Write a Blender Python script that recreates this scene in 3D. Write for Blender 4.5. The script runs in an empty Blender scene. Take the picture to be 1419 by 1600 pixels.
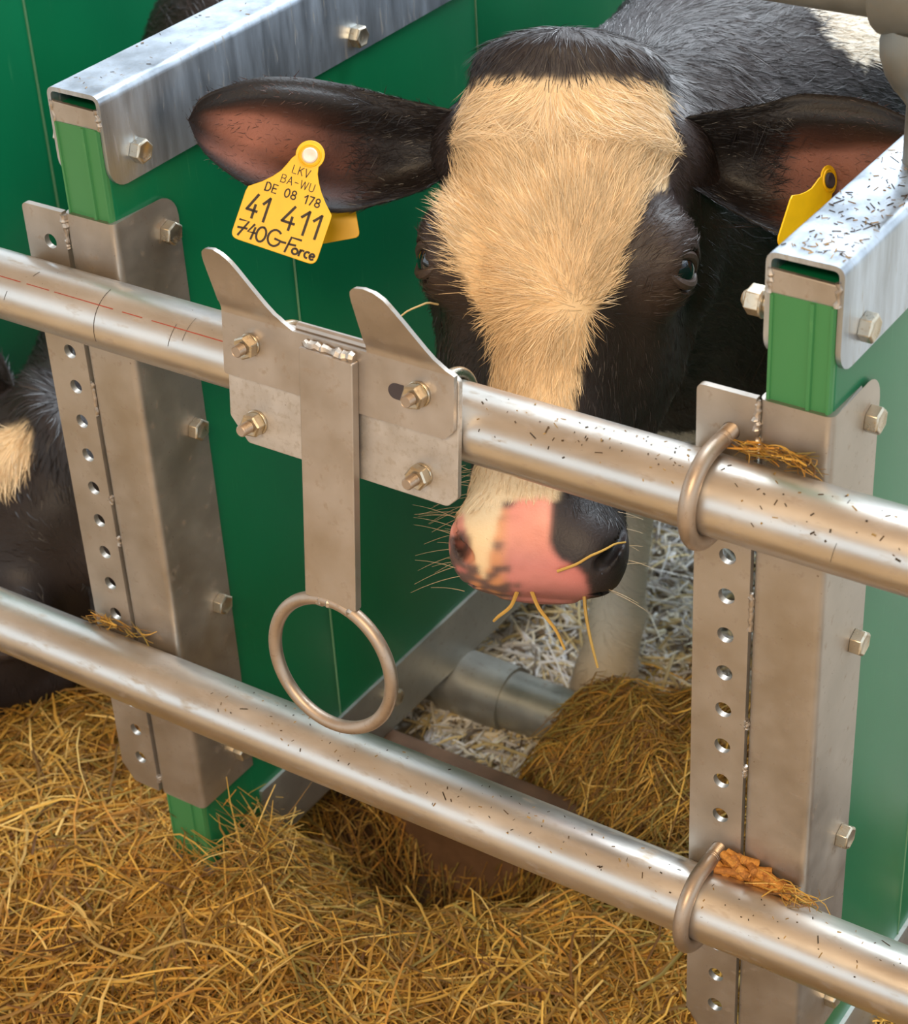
import bpy, math, random
import numpy as np
from mathutils import Matrix, Vector

rng = np.random.default_rng(7)
random.seed(7)
SC = bpy.context.scene
COL = SC.collection
S = 0.001                      # the script works in millimetres

# ------------------------------------------------------------------ camera
cam_d = bpy.data.cameras.new('camera')
cam = bpy.data.objects.new('camera', cam_d)
COL.objects.link(cam)
R = np.array([[0.83277082, 0.55134421, -0.05012312],
              [0.26906928, -0.48220585, -0.83371412],
              [-0.48383312, 0.6808062, -0.54991675]])
CAM = np.array([807.2, -1108.1, 879.3])
m = Matrix.Identity(4)
for i in range(3):
    m[i][0], m[i][1], m[i][2], m[i][3] = R[0][i], -R[1][i], -R[2][i], CAM[i] * S
cam.matrix_world = m
cam_d.sensor_fit = 'HORIZONTAL'
cam_d.sensor_width = 36
cam_d.lens = 3213.9 / 1419 * 36
cam_d.clip_start = 0.05
cam_d.dof.use_dof = True
cam_d.dof.focus_distance = 1.68
cam_d.dof.aperture_fstop = 13
SC.camera = cam

# ------------------------------------------------------------------ world, lamps, exposure
W = bpy.data.worlds.new('barn_daylight')
SC.world = W
W.use_nodes = True
bg = W.node_tree.nodes['Background']
bg.inputs[0].default_value = (0.80, 0.91, 1.0, 1)
bg.inputs[1].default_value = 1.7


def area(name, loc, target, size, power, colour):
    d = bpy.data.lights.new(name, 'AREA')
    d.shape = 'RECTANGLE'
    d.size, d.size_y = size
    d.energy = power
    d.color = colour
    o = bpy.data.objects.new(name, d)
    COL.objects.link(o)
    o.location = loc
    v = Vector(target) - Vector(loc)
    o.rotation_euler = v.to_track_quat('-Z', 'Y').to_euler()
    return o


area('warm_front_fill', (1.0, -2.6, 2.3), (0, 0, -0.3), (1.6, 0.5), 85, (1.0, 0.78, 0.52))  # added warm fill over the alley; no such lamp is seen
area('barn_skylight', (0.1, 2.3, 3.4), (0, 0.5, -0.2), (2.4, 2.0), 260, (0.80, 0.91, 1.0))
area('rear_bedding_fill', (-0.25, 3.6, 1.0), (-0.2, 0.8, -0.7), (1.2, 1.0), 75, (0.84, 0.92, 1.0))  # added fill from behind for the bedding; no rear opening is seen
SC.view_settings.view_transform = 'Standard'
SC.view_settings.look = 'None'
SC.view_settings.gamma = 1
SC.view_settings.use_curve_mapping = False
SC.view_settings.exposure = 0.0


# ------------------------------------------------------------------ materials
def lin(r, g, b):
    f = lambda c: c / 12.92 if c <= 0.04045 else ((c + 0.055) / 1.055) ** 2.4
    return tuple(f(c / 255) for c in (r, g, b))


class NT:
    def __init__(s, name):
        s.m = bpy.data.materials.new(name)
        s.m.use_nodes = True
        s.t = s.m.node_tree
        s.b = s.t.nodes['Principled BSDF']

    def n(s, t, **k):
        x = s.t.nodes.new(t)
        for a, v in k.items():
            if a.startswith('i_'):
                key = a[2:]
                x.inputs[int(key) if key.isdigit() else key.replace('_', ' ')].default_value = v
            else:
                setattr(x, a, v)
        return x

    def l(s, a, b):
        s.t.links.new(a, b)

    def coord(s, scale=(1, 1, 1)):
        c = s.n('ShaderNodeTexCoord')
        mp = s.n('ShaderNodeMapping')
        mp.inputs['Scale'].default_value = scale
        s.l(c.outputs['Object'], mp.inputs[0])
        return mp.outputs[0]

    def noise(s, vec, scale, detail=4, rough=0.55):
        x = s.n('ShaderNodeTexNoise')
        x.inputs['Scale'].default_value = scale
        x.inputs['Detail'].default_value = detail
        x.inputs['Roughness'].default_value = rough
        s.l(vec, x.inputs['Vector'])
        return x.outputs['Fac']

    def ramp(s, fac, stops):
        x = s.n('ShaderNodeValToRGB')
        e = x.color_ramp.elements
        while len(e) < len(stops):
            e.new(0.5)
        for el, (p, c) in zip(e, stops):
            el.position = p
            el.color = (*c, 1) if len(c) == 3 else c
        s.l(fac, x.inputs[0])
        return x.outputs[0]

    def mix(s, fac, a, b):
        x = s.n('ShaderNodeMix', data_type='RGBA')
        for sock, v in ((x.inputs[0], fac), (x.inputs[6], a), (x.inputs[7], b)):
            if hasattr(v, 'links'):
                s.l(v, sock)
            elif isinstance(v, (int, float)):
                sock.default_value = v
            else:
                sock.default_value = (*v, 1)
        return x.outputs[2]

    def bump(s, fac, strength, dist=0.001):
        x = s.n('ShaderNodeBump')
        x.inputs['Strength'].default_value = strength
        x.inputs['Distance'].default_value = dist
        s.l(fac, x.inputs['Height'])
        s.l(x.outputs[0], s.b.inputs['Normal'])

    def set(s, **k):
        for a, v in k.items():
            sock = s.b.inputs[a.replace('_', ' ')]
            if hasattr(v, 'links'):
                s.l(v, sock)
            elif isinstance(v, tuple) and len(v) == 3:
                sock.default_value = (*v, 1)
            else:
                sock.default_value = v
        return s


def g(v):
    return (v, v, v)


def steel(name, base, rough, dirt=(0.20, 0.13, 0.07), dirt_lo=0.60, dirt_hi=0.75, stretch=(1, 1, 1), metallic=0.92, scale=22, spots=0.70, low=0.78):
    t = NT(name)
    v = t.coord(stretch)
    n1 = t.noise(v, scale, 6, 0.62)
    n2 = t.noise(v, scale * 5.5, 3, 0.6)
    n3 = t.noise(t.coord(), 240, 3, 0.7)
    c1 = t.ramp(n1, [(0.30, tuple(x * low for x in base)), (0.62, base), (0.8, tuple(min(1, x * 1.15) for x in base))])
    d = t.ramp(n2, [(dirt_lo, g(0)), (dirt_hi, g(0.75))])
    sp = t.ramp(n3, [(spots, g(0)), (spots + 0.04, g(0.8))])
    c2 = t.mix(d, c1, dirt)
    c3 = t.mix(sp, c2, tuple(x * 0.6 for x in dirt))
    t.set(Base_Color=c3)
    t.set(Metallic=t.ramp(d, [(0.0, g(metallic)), (1.0, g(metallic * 0.25))]))
    t.set(Roughness=t.ramp(n1, [(0.3, g(rough * 0.8)), (0.75, g(rough * 1.3))]))
    t.bump(n2, 0.12, 0.0006)
    return t.m


M = {}
M['tube'] = steel('galvanised_tube', (0.70, 0.65, 0.59), 0.34, dirt=(0.30, 0.19, 0.09), stretch=(0.35, 1, 1), scale=18, dirt_lo=0.58, dirt_hi=0.78)
M['plate'] = steel('galvanised_plate', (0.49, 0.44, 0.385), 0.44, dirt=(0.27, 0.19, 0.12), scale=16, metallic=0.85)
M['holder'] = steel('galvanised_holder_plate', (0.51, 0.45, 0.395), 0.40, dirt=(0.28, 0.20, 0.13), scale=16, metallic=0.85)
M['rail'] = steel('galvanised_top_rail', (0.58, 0.65, 0.74), 0.36, low=0.5, dirt=(0.30, 0.26, 0.20), stretch=(1, 1, 0.16), scale=34, metallic=0.88)
M['bolt'] = steel('zinc_plated_bolt', (0.62, 0.55, 0.43), 0.30, dirt=(0.32, 0.19, 0.07), scale=40, dirt_lo=0.55)
M['rod'] = steel('dull_rod', (0.46, 0.365, 0.285), 0.45, dirt=(0.26, 0.17, 0.10), scale=30, metallic=0.8)
M['channel'] = steel('galvanised_channel', (0.44, 0.44, 0.41), 0.45, dirt=(0.24, 0.19, 0.13), scale=20, metallic=0.8)
M['holder_back'] = steel('mottled_galvanised_plate', (0.60, 0.55, 0.50), 0.5, dirt=(0.33, 0.27, 0.21), scale=30, metallic=0.75, dirt_lo=0.50, dirt_hi=0.70)
M['gate'] = steel('weathered_gate_pipe', (0.23, 0.23, 0.205), 0.5, dirt=(0.20, 0.15, 0.10), scale=20, metallic=0.7)


def plastic(name, base, light, rough=0.32):
    t = NT(name)
    n1 = t.noise(t.coord((1, 1, 0.5)), 7, 4)
    n2 = t.noise(t.coord((1, 30, 1.2)), 14, 3, 0.7)
    c = t.ramp(n1, [(0.3, tuple(x * 0.88 for x in base)), (0.7, base)])
    sc_ = t.ramp(n2, [(0.64, g(0)), (0.78, g(0.30))])
    t.set(Base_Color=t.mix(sc_, c, light), Roughness=rough)
    t.set(Specular_IOR_Level=0.42)
    t.bump(n2, 0.03, 0.0004)
    return t.m


M['green'] = plastic('green_board', (0.003, 0.150, 0.058), lin(90, 160, 110))
M['green_edge'] = plastic('green_board_edge', (0.050, 0.215, 0.072), lin(150, 190, 120), 0.45)
M['seam'] = plastic('pale_scratched_seam', (0.14, 0.30, 0.16), lin(150, 180, 120), 0.5)


def attr_mat(name, rough=0.6, spec=0.3, sheen=0.0, transl=0.0, bump=0.0, two=False):
    t = NT(name)
    a = t.n('ShaderNodeAttribute', attribute_name='col')
    t.set(Base_Color=a.outputs['Color'], Roughness=rough, Specular_IOR_Level=spec)
    if sheen:
        t.set(Sheen_Weight=sheen, Sheen_Roughness=0.4)
    if bump:
        t.bump(t.noise(t.coord(), 420, 3, 0.6), bump, 0.0008)
    if transl:
        tr = t.n('ShaderNodeBsdfTranslucent')
        t.l(a.outputs['Color'], tr.inputs[0])
        mx = t.n('ShaderNodeMixShader')
        mx.inputs[0].default_value = transl
        t.l(t.b.outputs[0], mx.inputs[1])
        t.l(tr.outputs[0], mx.inputs[2])
        t.l(mx.outputs[0], t.t.nodes['Material Output'].inputs[0])
    return t.m


M['hide'] = attr_mat('cattle_hide', 0.48, 0.35, bump=0.55)
M['fur'] = attr_mat('cattle_hair', 0.42, 0.45)
M['hay'] = attr_mat('dry_hay', 0.55, 0.3, transl=0.2)
M['bedding'] = attr_mat('pale_bedding', 0.6, 0.3, transl=0.15)


def plain(name, c, rough=0.5, metallic=0.0, spec=0.4, nscale=0, var=0.25, coat=0.0):
    t = NT(name)
    if nscale:
        n1 = t.noise(t.coord(), nscale, 4)
        t.set(Base_Color=t.ramp(n1, [(0.3, tuple(x * (1 - var) for x in c)), (0.7, tuple(min(1, x * (1 + var)) for x in c))]))
        t.bump(n1, 0.15, 0.001)
    else:
        t.set(Base_Color=c)
    t.set(Roughness=rough, Metallic=metallic, Specular_IOR_Level=spec, Coat_Weight=coat)
    return t.m


M['tag'] = plain('yellow_tag_plastic', (0.82, 0.455, 0.003), 0.42, nscale=60, var=0.06)
M['ink'] = plain('dark_tag_ink', (0.030, 0.020, 0.012), 0.6)
M['stud'] = plain('pale_tag_stud', (0.80, 0.70, 0.60), 0.4)
M['stud_slot_dark'] = plain('dark_stud_slot_shade', (0.05, 0.04, 0.045), 0.5)
M['eye'] = plain('dark_eye', (0.006, 0.008, 0.012), 0.06, spec=0.6, coat=1.0)
M['lid'] = plain('brown_eyelid', (0.055, 0.038, 0.032), 0.45, nscale=300)
M['pellet'] = plain('feed_pellet', (0.50, 0.215, 0.038), 0.75, nscale=350, var=0.35)
M['pellet2'] = plain('feed_pellet_dark', (0.38, 0.15, 0.030), 0.75, nscale=350, var=0.35)
M['sill'] = plain('brown_sill', (0.17, 0.095, 0.055), 0.62, nscale=18, var=0.35)
M['floor'] = plain('straw_strewn_concrete', (0.50, 0.34, 0.17), 0.8, nscale=5, var=0.3)
M['penfloor'] = plain('pen_floor', (0.34, 0.30, 0.24), 0.85, nscale=14, var=0.4)
M['ceil'] = plain('timber_roof', (0.60, 0.41, 0.24), 0.8, nscale=6, var=0.25)
M['weld'] = plain('weld_metal', (0.46, 0.40, 0.34), 0.42, metallic=0.85, nscale=220, var=0.3)
M['hoof'] = plain('horn_hoof', (0.10, 0.075, 0.05), 0.5, nscale=80)


# ------------------------------------------------------------------ mesh helpers
class MB:
    """collects vertices (mm) and faces of ONE mesh"""

    def __init__(s):
        s.V, s.F, s.C, s.k = [], [], [], 0

    def add(s, V, F, col=None):
        V = np.asarray(V, float).reshape(-1, 3)
        s.V.append(V)
        k = s.k
        s.F += [tuple(int(i) + k for i in f) for f in F]
        if col is not None:
            s.C.append(np.broadcast_to(np.asarray(col, float), (len(V), 3)))
        s.k += len(V)
        return s

    def build(s, name, mat, parent=None, smooth=True, bevel=0, base=(0, 0, 0), angle=35):
        return build(name, np.concatenate(s.V), s.F, mat, parent, smooth, bevel, base, np.concatenate(s.C) if s.C else None, angle)


def build(name, V, F, mat, parent=None, smooth=True, bevel=0, base=(0, 0, 0), col=None, angle=35):
    me = bpy.data.meshes.new(name)
    V = (np.asarray(V, float) - np.asarray(base, float)) * S
    if isinstance(F, np.ndarray):
        nf, w = F.shape
        me.vertices.add(len(V))
        me.vertices.foreach_set('co', V.astype(np.float32).ravel())
        me.loops.add(nf * w)
        me.loops.foreach_set('vertex_index', F.astype(np.int32).ravel())
        me.polygons.add(nf)
        me.polygons.foreach_set('loop_start', np.arange(0, nf * w, w, dtype=np.int32))
        me.update(calc_edges=True)
    else:
        me.from_pydata(V.tolist(), [], F)
    if col is not None:
        a = me.attributes.new('col', 'FLOAT_COLOR', 'POINT')
        a.data.foreach_set('color', np.c_[col, np.ones(len(V))].astype(np.float32).ravel())
    me.materials.append(mat)
    o = bpy.data.objects.new(name, me)
    COL.objects.link(o)
    if smooth is True:
        me.polygons.foreach_set('use_smooth', np.ones(len(me.polygons), bool))
        if angle < 180:
            me.set_sharp_from_angle(angle=math.radians(angle))
    if bevel:
        md = o.modifiers.new('edge', 'BEVEL')
        md.width = bevel * S
        md.segments = 2
        md.limit_method = 'ANGLE'
        md.angle_limit = math.radians(50)
    if parent is not None:
        o.parent = parent
    else:
        o.location = Vector(base) * S
    return o


def thing(name, label, cat, base=(0, 0, 0), group=None):
    o = bpy.data.objects.new(name, None)
    COL.objects.link(o)
    o.empty_display_size = 0.05
    o.location = Vector(base) * S
    o['label'], o['category'] = label, cat
    if group:
        o['group'] = group
    return o


def tag(o, label, cat, group=None, kind=None):
    o['label'], o['category'] = label, cat
    if group:
        o['group'] = group
    if kind:
        o['kind'] = kind
    return o


def copy_tree(o, parent=None):
    c = o.copy()
    COL.objects.link(c)
    if parent:
        c.parent = parent
    for ch in list(o.children):
        copy_tree(ch, c)
    return c


def tube(P, r, n=12, closed=False, caps=True):
    P = np.asarray(P, float)
    k = len(P)
    rr = np.broadcast_to(np.asarray(r, float), (k,))
    T = np.roll(P, -1, 0) - np.roll(P, 1, 0) if closed else np.gradient(P, axis=0)
    T /= np.linalg.norm(T, axis=1)[:, None]
    a = np.array([0, 0, 1.0]) if abs(T[0][2]) < 0.9 else np.array([1.0, 0, 0])
    u = np.cross(T[0], a)
    u /= np.linalg.norm(u)
    V = []
    th = np.arange(n) * 2 * np.pi / n
    for i in range(k):
        u = u - T[i] * (u @ T[i])
        u /= np.linalg.norm(u)
        w = np.cross(T[i], u)
        V.append(P[i] + rr[i] * (np.cos(th)[:, None] * u + np.sin(th)[:, None] * w))
    V = np.concatenate(V)
    F = []
    for i in range(k if closed else k - 1):
        j = (i + 1) % k
        for q in range(n):
            F.append((i * n + q, i * n + (q + 1) % n, j * n + (q + 1) % n, j * n + q))
    if caps and not closed:
        F.append(tuple(range(n))[::-1])
        F.append(tuple((k - 1) * n + q for q in range(n)))
    return V, F


def box(x0, x1, y0, y1, z0, z1):
    V = [(x, y, z) for x in (x0, x1) for y in (y0, y1) for z in (z0, z1)]
    return V, [(0, 1, 3, 2), (4, 6, 7, 5), (0, 4, 5, 1), (2, 3, 7, 6), (0, 2, 6, 4), (1, 5, 7, 3)]


def rpoly(pts, rad, seg=5):
    """polygon with rounded corners"""
    pts = [np.array(p, float) for p in pts]
    n = len(pts)
    if not hasattr(rad, '__len__'):
        rad = [rad] * n
    out = []
    for i in range(n):
        p, a, b, r = pts[i], pts[i - 1], pts[(i + 1) % n], rad[i]
        if r <= 0:
            out.append(p)
            continue
        u, v = (a - p) / np.linalg.norm(a - p), (b - p) / np.linalg.norm(b - p)
        d = min(r / math.tan(math.acos(np.clip(u @ v, -1, 1)) / 2), 0.48 * np.linalg.norm(a - p), 0.48 * np.linalg.norm(b - p))
        for t in np.linspace(0, 1, seg + 1):
            out.append((p + u * d) * (1 - t) ** 2 + p * 2 * t * (1 - t) + (p + v * d) * t * t)
    return np.array(out)


def extrude(poly, put, d0, d1):
    """put(p, d) -> xyz"""
    n = len(poly)
    V = [put(p, d0) for p in poly] + [put(p, d1) for p in poly]
    F = [tuple(range(n))[::-1], tuple(range(n, 2 * n))]
    F += [(i, (i + 1) % n, n + (i + 1) % n, n + i) for i in range(n)]
    return V, F


def frame(axis):
    a = np.array(axis, float)
    a /= np.linalg.norm(a)
    h = np.array([0, 0, 1.0]) if abs(a[2]) < 0.9 else np.array([1.0, 0, 0])
    u = np.cross(h, a)
    u /= np.linalg.norm(u)
    return a, u, np.cross(a, u)


def lathe(c, axis, prof, n=24, twist=0):
    """prof: list of (distance along the axis, radius)"""
    a, u, w = frame(axis)
    th = np.arange(n) * 2 * np.pi / n + twist
    V = np.concatenate([np.array(c) + a * d + r * (np.cos(th)[:, None] * u + np.sin(th)[:, None] * w) for d, r in prof])
    F = [(i * n + q, i * n + (q + 1) % n, (i + 1) * n + (q + 1) % n, (i + 1) * n + q) for i in range(len(prof) - 1) for q in range(n)]
    F += [tuple(range(n))[::-1], tuple((len(prof) - 1) * n + q for q in range(n))]
    return V, F


def hexhead(mb, c, axis, af=19, h=9, washer=24, dome=True, twist=0.3, wh=2.2):
    c = np.array(c, float)
    a = np.array(axis, float)
    if washer:
        mb.add(*lathe(c, axis, [(0, washer / 2), (wh, washer / 2), (wh, washer / 2 - 1)], 24))
    R_ = af / 2 / math.cos(math.pi / 6)
    c2 = c + a / np.linalg.norm(a) * (wh if washer else 0)
    # the hexagon, its crown chamfered to a disc
    mb.add(*lathe(c2, axis, [(0, R_ * 0.97), (0.6, R_), (h - 1.4, R_), (h, R_ * 0.86), (h + (0.3 if dome else 0), R_ * 0.80), (h - 0.5, R_ * 0.6)], 6, twist))


def thread(mb, c, axis, r, L, n=10, pitch=1.6):
    prof = []
    d = 0
    while d < L:
        prof += [(d, r), (d + pitch / 2, r * 0.88)]
        d += pitch
    prof += [(L, r * 0.8)]
    mb.add(*lathe(c, axis, prof, 14))


# ------------------------------------------------------------------ layout constants
PP = 36.516                         # pitch of the punched holes
XL, XR = -413.88, 245.18            # hole columns of the two posts
Z_TOP, Z_BOT = 2 * PP, -9 * PP      # tube axes
XFAR = XL - 659.06

# ------------------------------------------------------------------ setting
o = build('floor', *box(-6000, 6000, -9000, 318, -960, -900), M['floor'], smooth=False)
o['kind'] = 'structure'
o = build('floor.001', *box(-6000, 6000, 358, 9000, -900, -722), M['penfloor'], smooth=False)
o['kind'] = 'structure'
mb = MB()
mb.add(*extrude(rpoly([(322, -900), (356, -900), (356, -637), (322, -637)], [0, 0, 5, 5], 3), lambda p, d: (d, p[0], p[1]), -3000, 3000))
o = mb.build('trim_1', M['sill'], bevel=0)
o['kind'] = 'structure'
o = build('ceiling', *box(-6000, 6000, -8000, 900, 2700, 2760), M['ceil'], smooth=False)
o['kind'] = 'structure'


# ------------------------------------------------------------------ horizontal tubes
def long_tube(z, x0, x1, label):
    mb = MB()
    n = 48
    th = np.arange(n) * 2 * np.pi / n
    ring = lambda x, r: np.c_[np.full(n, x), r * np.cos(th), z + r * np.sin(th)]
    xs = list(np.linspace(x0, x1, 40))
    V = np.concatenate([ring(x, 30) for x in xs] + [ring(xs[-1], 26.5), ring(xs[0], 26.5)])
    k = len(xs) + 2
    F = [(i * n + q, i * n + (q + 1) % n, ((i + 1) % k) * n + (q + 1) % n, ((i + 1) % k) * n + q) for i in range(k) for q in range(n)]
    mb.add(V, F)
    o = mb.build('horizontal_rail', M['tube'])
    return tag(o, label, 'rail', 'round feed fence rails')


upper_rail = long_tube(Z_TOP, -1700, 1500, 'upper galvanised round rail crossing in front of the black and white cow')
long_tube(Z_BOT, -1700, 1500, 'lower galvanised round rail crossing just above the hay')


M['red_mark'] = plain('red_marking', (0.30, 0.035, 0.015), 0.6)
M['dark_mark'] = plain('dark_scratch', (0.06, 0.045, 0.035), 0.7)


def rail_patch(mb, x0, x1, d0, d1, n=6, r=30.12):
    """a thin patch of paint following the round of the upper rail, degrees above the horizontal"""
    V, F = [], []
    for i in range(n + 1):
        q0, q1 = math.radians(d0[0] + (d1[0] - d0[0]) * i / n), math.radians(d0[1] + (d1[1] - d0[1]) * i / n)
        xa, xb = x0[0] + (x1[0] - x0[0]) * i / n, x0[1] + (x1[1] - x0[1]) * i / n
        V += [(xa, -r * math.cos(q0), Z_TOP + r * math.sin(q0)), (xb, -r * math.cos(q1), Z_TOP + r * math.sin(q1))]
        if i:
            F.append((2 * i - 2, 2 * i - 1, 2 * i + 1, 2 * i))
    mb.add(V, F)


mb = MB()
for a0, a1 in ((-560, -551), (-532, -522), (-498, -484), (-470, -452), (-446, -405), (-398, -372), (-366, -300), (-290, -268), (-258, -172)):
    rail_patch(mb, (a0, a0), (a1, a1), (46, 47.4), (46, 47.6 if a1 - a0 > 15 else 49))
o = mb.build('red_line', M['red_mark'], upper_rail, base=(0, 0, 0), smooth=False)
o['kind'] = 'stuff'
mb = MB()
for xx, d0, d1, w_ in ((-318, -18, 80, 0.8), (-236, 15, 52, 0.5), (-222, 30, 72, 0.4), (-420, 10, 26, 0.5), (-396, 62, 74, 0.7), (-505, 0, 22, 0.4), (352, -10, 20, 0.4)):
    rail_patch(mb, (xx, xx + w_), (xx + 3, xx + 3 + w_), (d0, d0), (d1, d1), 10)
o = mb.build('scratch_marks', M['dark_mark'], upper_rail, base=(0, 0, 0), smooth=False)
o['kind'] = 'stuff'

# ------------------------------------------------------------------ perforated post brackets
def holed_strip(x0, x1, ks, xh, y0, y1, ztop, zbot, r=7.0, chamf=14):
    """flat bar with a column of punched holes, one closed mesh"""
    mb = MB()
    zs = [-k * PP for k in ks]

    def cell(za, zb, hole):
        zc = (za + zb) / 2 if hole is None else hole
        cor = [math.atan2(zz - zc, xx - xh) % (2 * math.pi) for xx in (x0, x1) for zz in (za, zb)]
        th = sorted(list(np.arange(20) * math.pi / 10 + 0.05) + cor)
        n = len(th)
        sq = []
        for t in th:
            c, s_ = math.cos(t), math.sin(t)
            fx = ((x1 - xh) if c > 0 else (xh - x0)) / max(abs(c), 1e-6)
            fz = ((za - zc) if s_ > 0 else (zc - zb)) / max(abs(s_), 1e-6)
            f_ = min(fx, fz)
            sq.append((xh + f_ * c, zc + f_ * s_))
        ci = [(xh + r * math.cos(t), zc + r * math.sin(t)) for t in th]
        V = [(p[0], y, p[1]) for y in (y0, y1) for ring in (sq, ci) for p in ring]
        F = []
        for q in range(n):
            p = (q + 1) % n
            F.append((q, n + q, n + p, p))
            F.append((2 * n + q, 2 * n + p, 3 * n + p, 3 * n + q))
            F.append((n + q, 3 * n + q, 3 * n + p, n + p))
        mb.add(V, F)
    edges = [ztop - 12] + [(zs[i] + zs[i + 1]) / 2 for i in range(len(zs) - 1)] + [zs[-1] - 18]
    for i, z in enumerate(zs):
        cell(edges[i], edges[i + 1], z)
    # rounded top and chamfered foot, and the rim
    top = rpoly([(x0, edges[0]), (x0, ztop), (x1, ztop), (x1, edges[0])], [0, 11, 0, 0])
    bot = rpoly([(x0, edges[-1]), (x1, edges[-1]), (x1, zbot), (x0 + 14, zbot), (x0, zbot + 20)], [0, 0, 0, 6, 6])
    for poly in (top, bot):
        V, F = extrude(poly, lambda p, d: (p[0], d, p[1]), y0, y1)
        mb.add(V, F)
    mb.add(*[(lambda V: V)([(x0, y0, edges[0]), (x0, y1, edges[0]), (x0, y1, edges[-1]), (x0, y0, edges[-1])]), [(0, 1, 2, 3)]])
    mb.add([(x1, y0, edges[0]), (x1, y1, edges[0]), (x1, y1, edges[-1]), (x1, y0, edges[-1])], [(3, 2, 1, 0)])
    return mb


def post_bracket(X, label, first=None):
    t = thing('post_bracket', label, 'bracket', (X + 30, 34, -512), 'perforated post brackets of the feed fence')
    b = (X + 30, 34, -512)
    ks = list(range(-3, 14))
    o = holed_strip(X - 28, X + 19, ks, X, 30, 35.5, 141, -512).build('perforated_plate', M['plate'], t, base=b, bevel=0.7)
    # U-shaped sleeve that wraps the end of the divider: cross-section in (x, y)
    x0, x1, yf, yb = X + 20.5, X + 77.5, 30.6, 112
    outer = rpoly([(x0, yb), (x0, yf), (x1, yf), (x1, yb), (x1 - 5, yb), (x1 - 5, yf + 5), (x0 + 5, yf + 5), (x0 + 5, yb)],
                  [0, 7, 7, 0, 0, 3, 3, 0], 5)
    mb = MB()
    zt, zb = 141, -512
    n = len(outer)
    V, F = [], []
    rows = 14
    for k in range(rows + 1):
        for p in outer:
            # the rear top corners of the side walls are rounded
            ztop = zt
            d = p[1] - (yb - 24)
            if d > 0:
                ztop = zt - 24 + math.sqrt(max(0, 24 ** 2 - d ** 2)) * 0.999
            V.append((p[0], p[1], zb + (ztop - zb) * k / rows))
    for k in range(rows):
        for i in range(n):
            j = (i + 1) % n
            F.append((k * n + i, k * n + j, (k + 1) * n + j, (k + 1) * n + i))
    F.append(tuple(range(n))[::-1])
    F.append(tuple(rows * n + i for i in range(n)))
    # make side walls finer along y so that the rounding shows
    mb.add(V, F)
    mb.build('sleeve', M['plate'], t, base=b)
    for z0, z1 in ((139, 106), (-28, -62), (-150, -158), (-196, -206), (-492, -500)):
        zz = np.linspace(z0, z1, 22)
        P = np.c_[X + 19.8 + rng.normal(0, 0.4, 22), np.full(22, 31.6), zz]
        w = 1.8 + (1.4 if z0 > 100 else 0.7) * np.abs(np.convolve(rng.normal(0, 1, 26), np.ones(5) / 2.6, 'valid'))
        MB().add(*tube(P, w, 8)).build('weld_bead', M['weld'], t, base=b)
    for z in (108, -92, -292, -478):
        mb = MB()
        hexhead(mb, (X + 77.5, 95, z), (1, 0, 0), 19, 10, 0, twist=0.2 + z)
        mb.build('bolt', M['bolt'], t, base=b, bevel=0.5)
        mb = MB()
        hexhead(mb, (X + 20.5, 95, z), (-1, 0, 0), 19, 9, 22, twist=0.5 + z)
        thread(mb, (X + 20.5 - 10, 95, z), (-1, 0, 0), 5.5, 6)
        mb.build('nut', M['bolt'], t, base=b, bevel=0.5)
    return t


# side walls need intermediate points for the rounded corner: subdivide the outline along y
_rp = rpoly


def rpoly(pts, rad, seg=5):
    P = _rp(pts, rad, seg)
    out = []
    for i in range(len(P)):
        a, b_ = P[i], P[(i + 1) % len(P)]
        out.append(a)
        if np.linalg.norm(b_ - a) > 60 and abs(b_[0] - a[0]) < 1 and max(a[1], b_[1]) == 112:
            ys = [112 - 24, 112 - 18, 112 - 12, 112 - 7, 112 - 3.5, 112 - 1.2]
            ys = ys if b_[1] > a[1] else ys[::-1]
            for y in ys:
                out.append(np.array([a[0], y]))
    return np.array(out)


post_bracket(XL, 'galvanised perforated post bracket on the left green divider, below the tagged ear')
post_bracket(XR, 'galvanised perforated post bracket on the right green divider with two rod clamps')
post_bracket(XFAR, 'galvanised perforated post bracket on the farther divider, outside the left edge')
rpoly = _rp


# ------------------------------------------------------------------ U-bolts on the right post
def u_bolt(X, zc, label):
    b = (X, 30, zc)
    t = thing('u_bolt', label, 'bolt', b, 'U-bolts clamping the rails to the right post')
    mb = MB()
    r = 6.5
    a = np.linspace(math.pi / 2, math.pi * 1.5, 26)
    rr = 36.5
    P = [(X, y, zc + rr) for y in (20, 8)] + [(X, rr * math.cos(q), zc + rr * math.sin(q)) for q in a] + [(X, y, zc - rr) for y in (8, 20)]
    mb.add(*tube(P, r, 14))
    mb.build('bent_rod', M['rod'], t, base=b)
    for s in (1, -1):
        mb = MB()
        thread(mb, (X, 14, zc + s * rr), (0, 1, 0), r + 0.25, 44, pitch=1.9)
        mb.build('thread', M['rod'], t, base=b)
        mb = MB()
        hexhead(mb, (X, 35.5, zc + s * rr), (0, 1, 0), 18, 9, 22)
        mb.build('nut', M['bolt'], t, base=b, bevel=0.5)
    return t


u_bolt(XR, Z_TOP, 'dull U-bolt clamping the upper round rail to the right post')
u_bolt(XR, Z_BOT, 'dull U-bolt clamping the lower round rail to the right post, beside the feed pellets')


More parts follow.
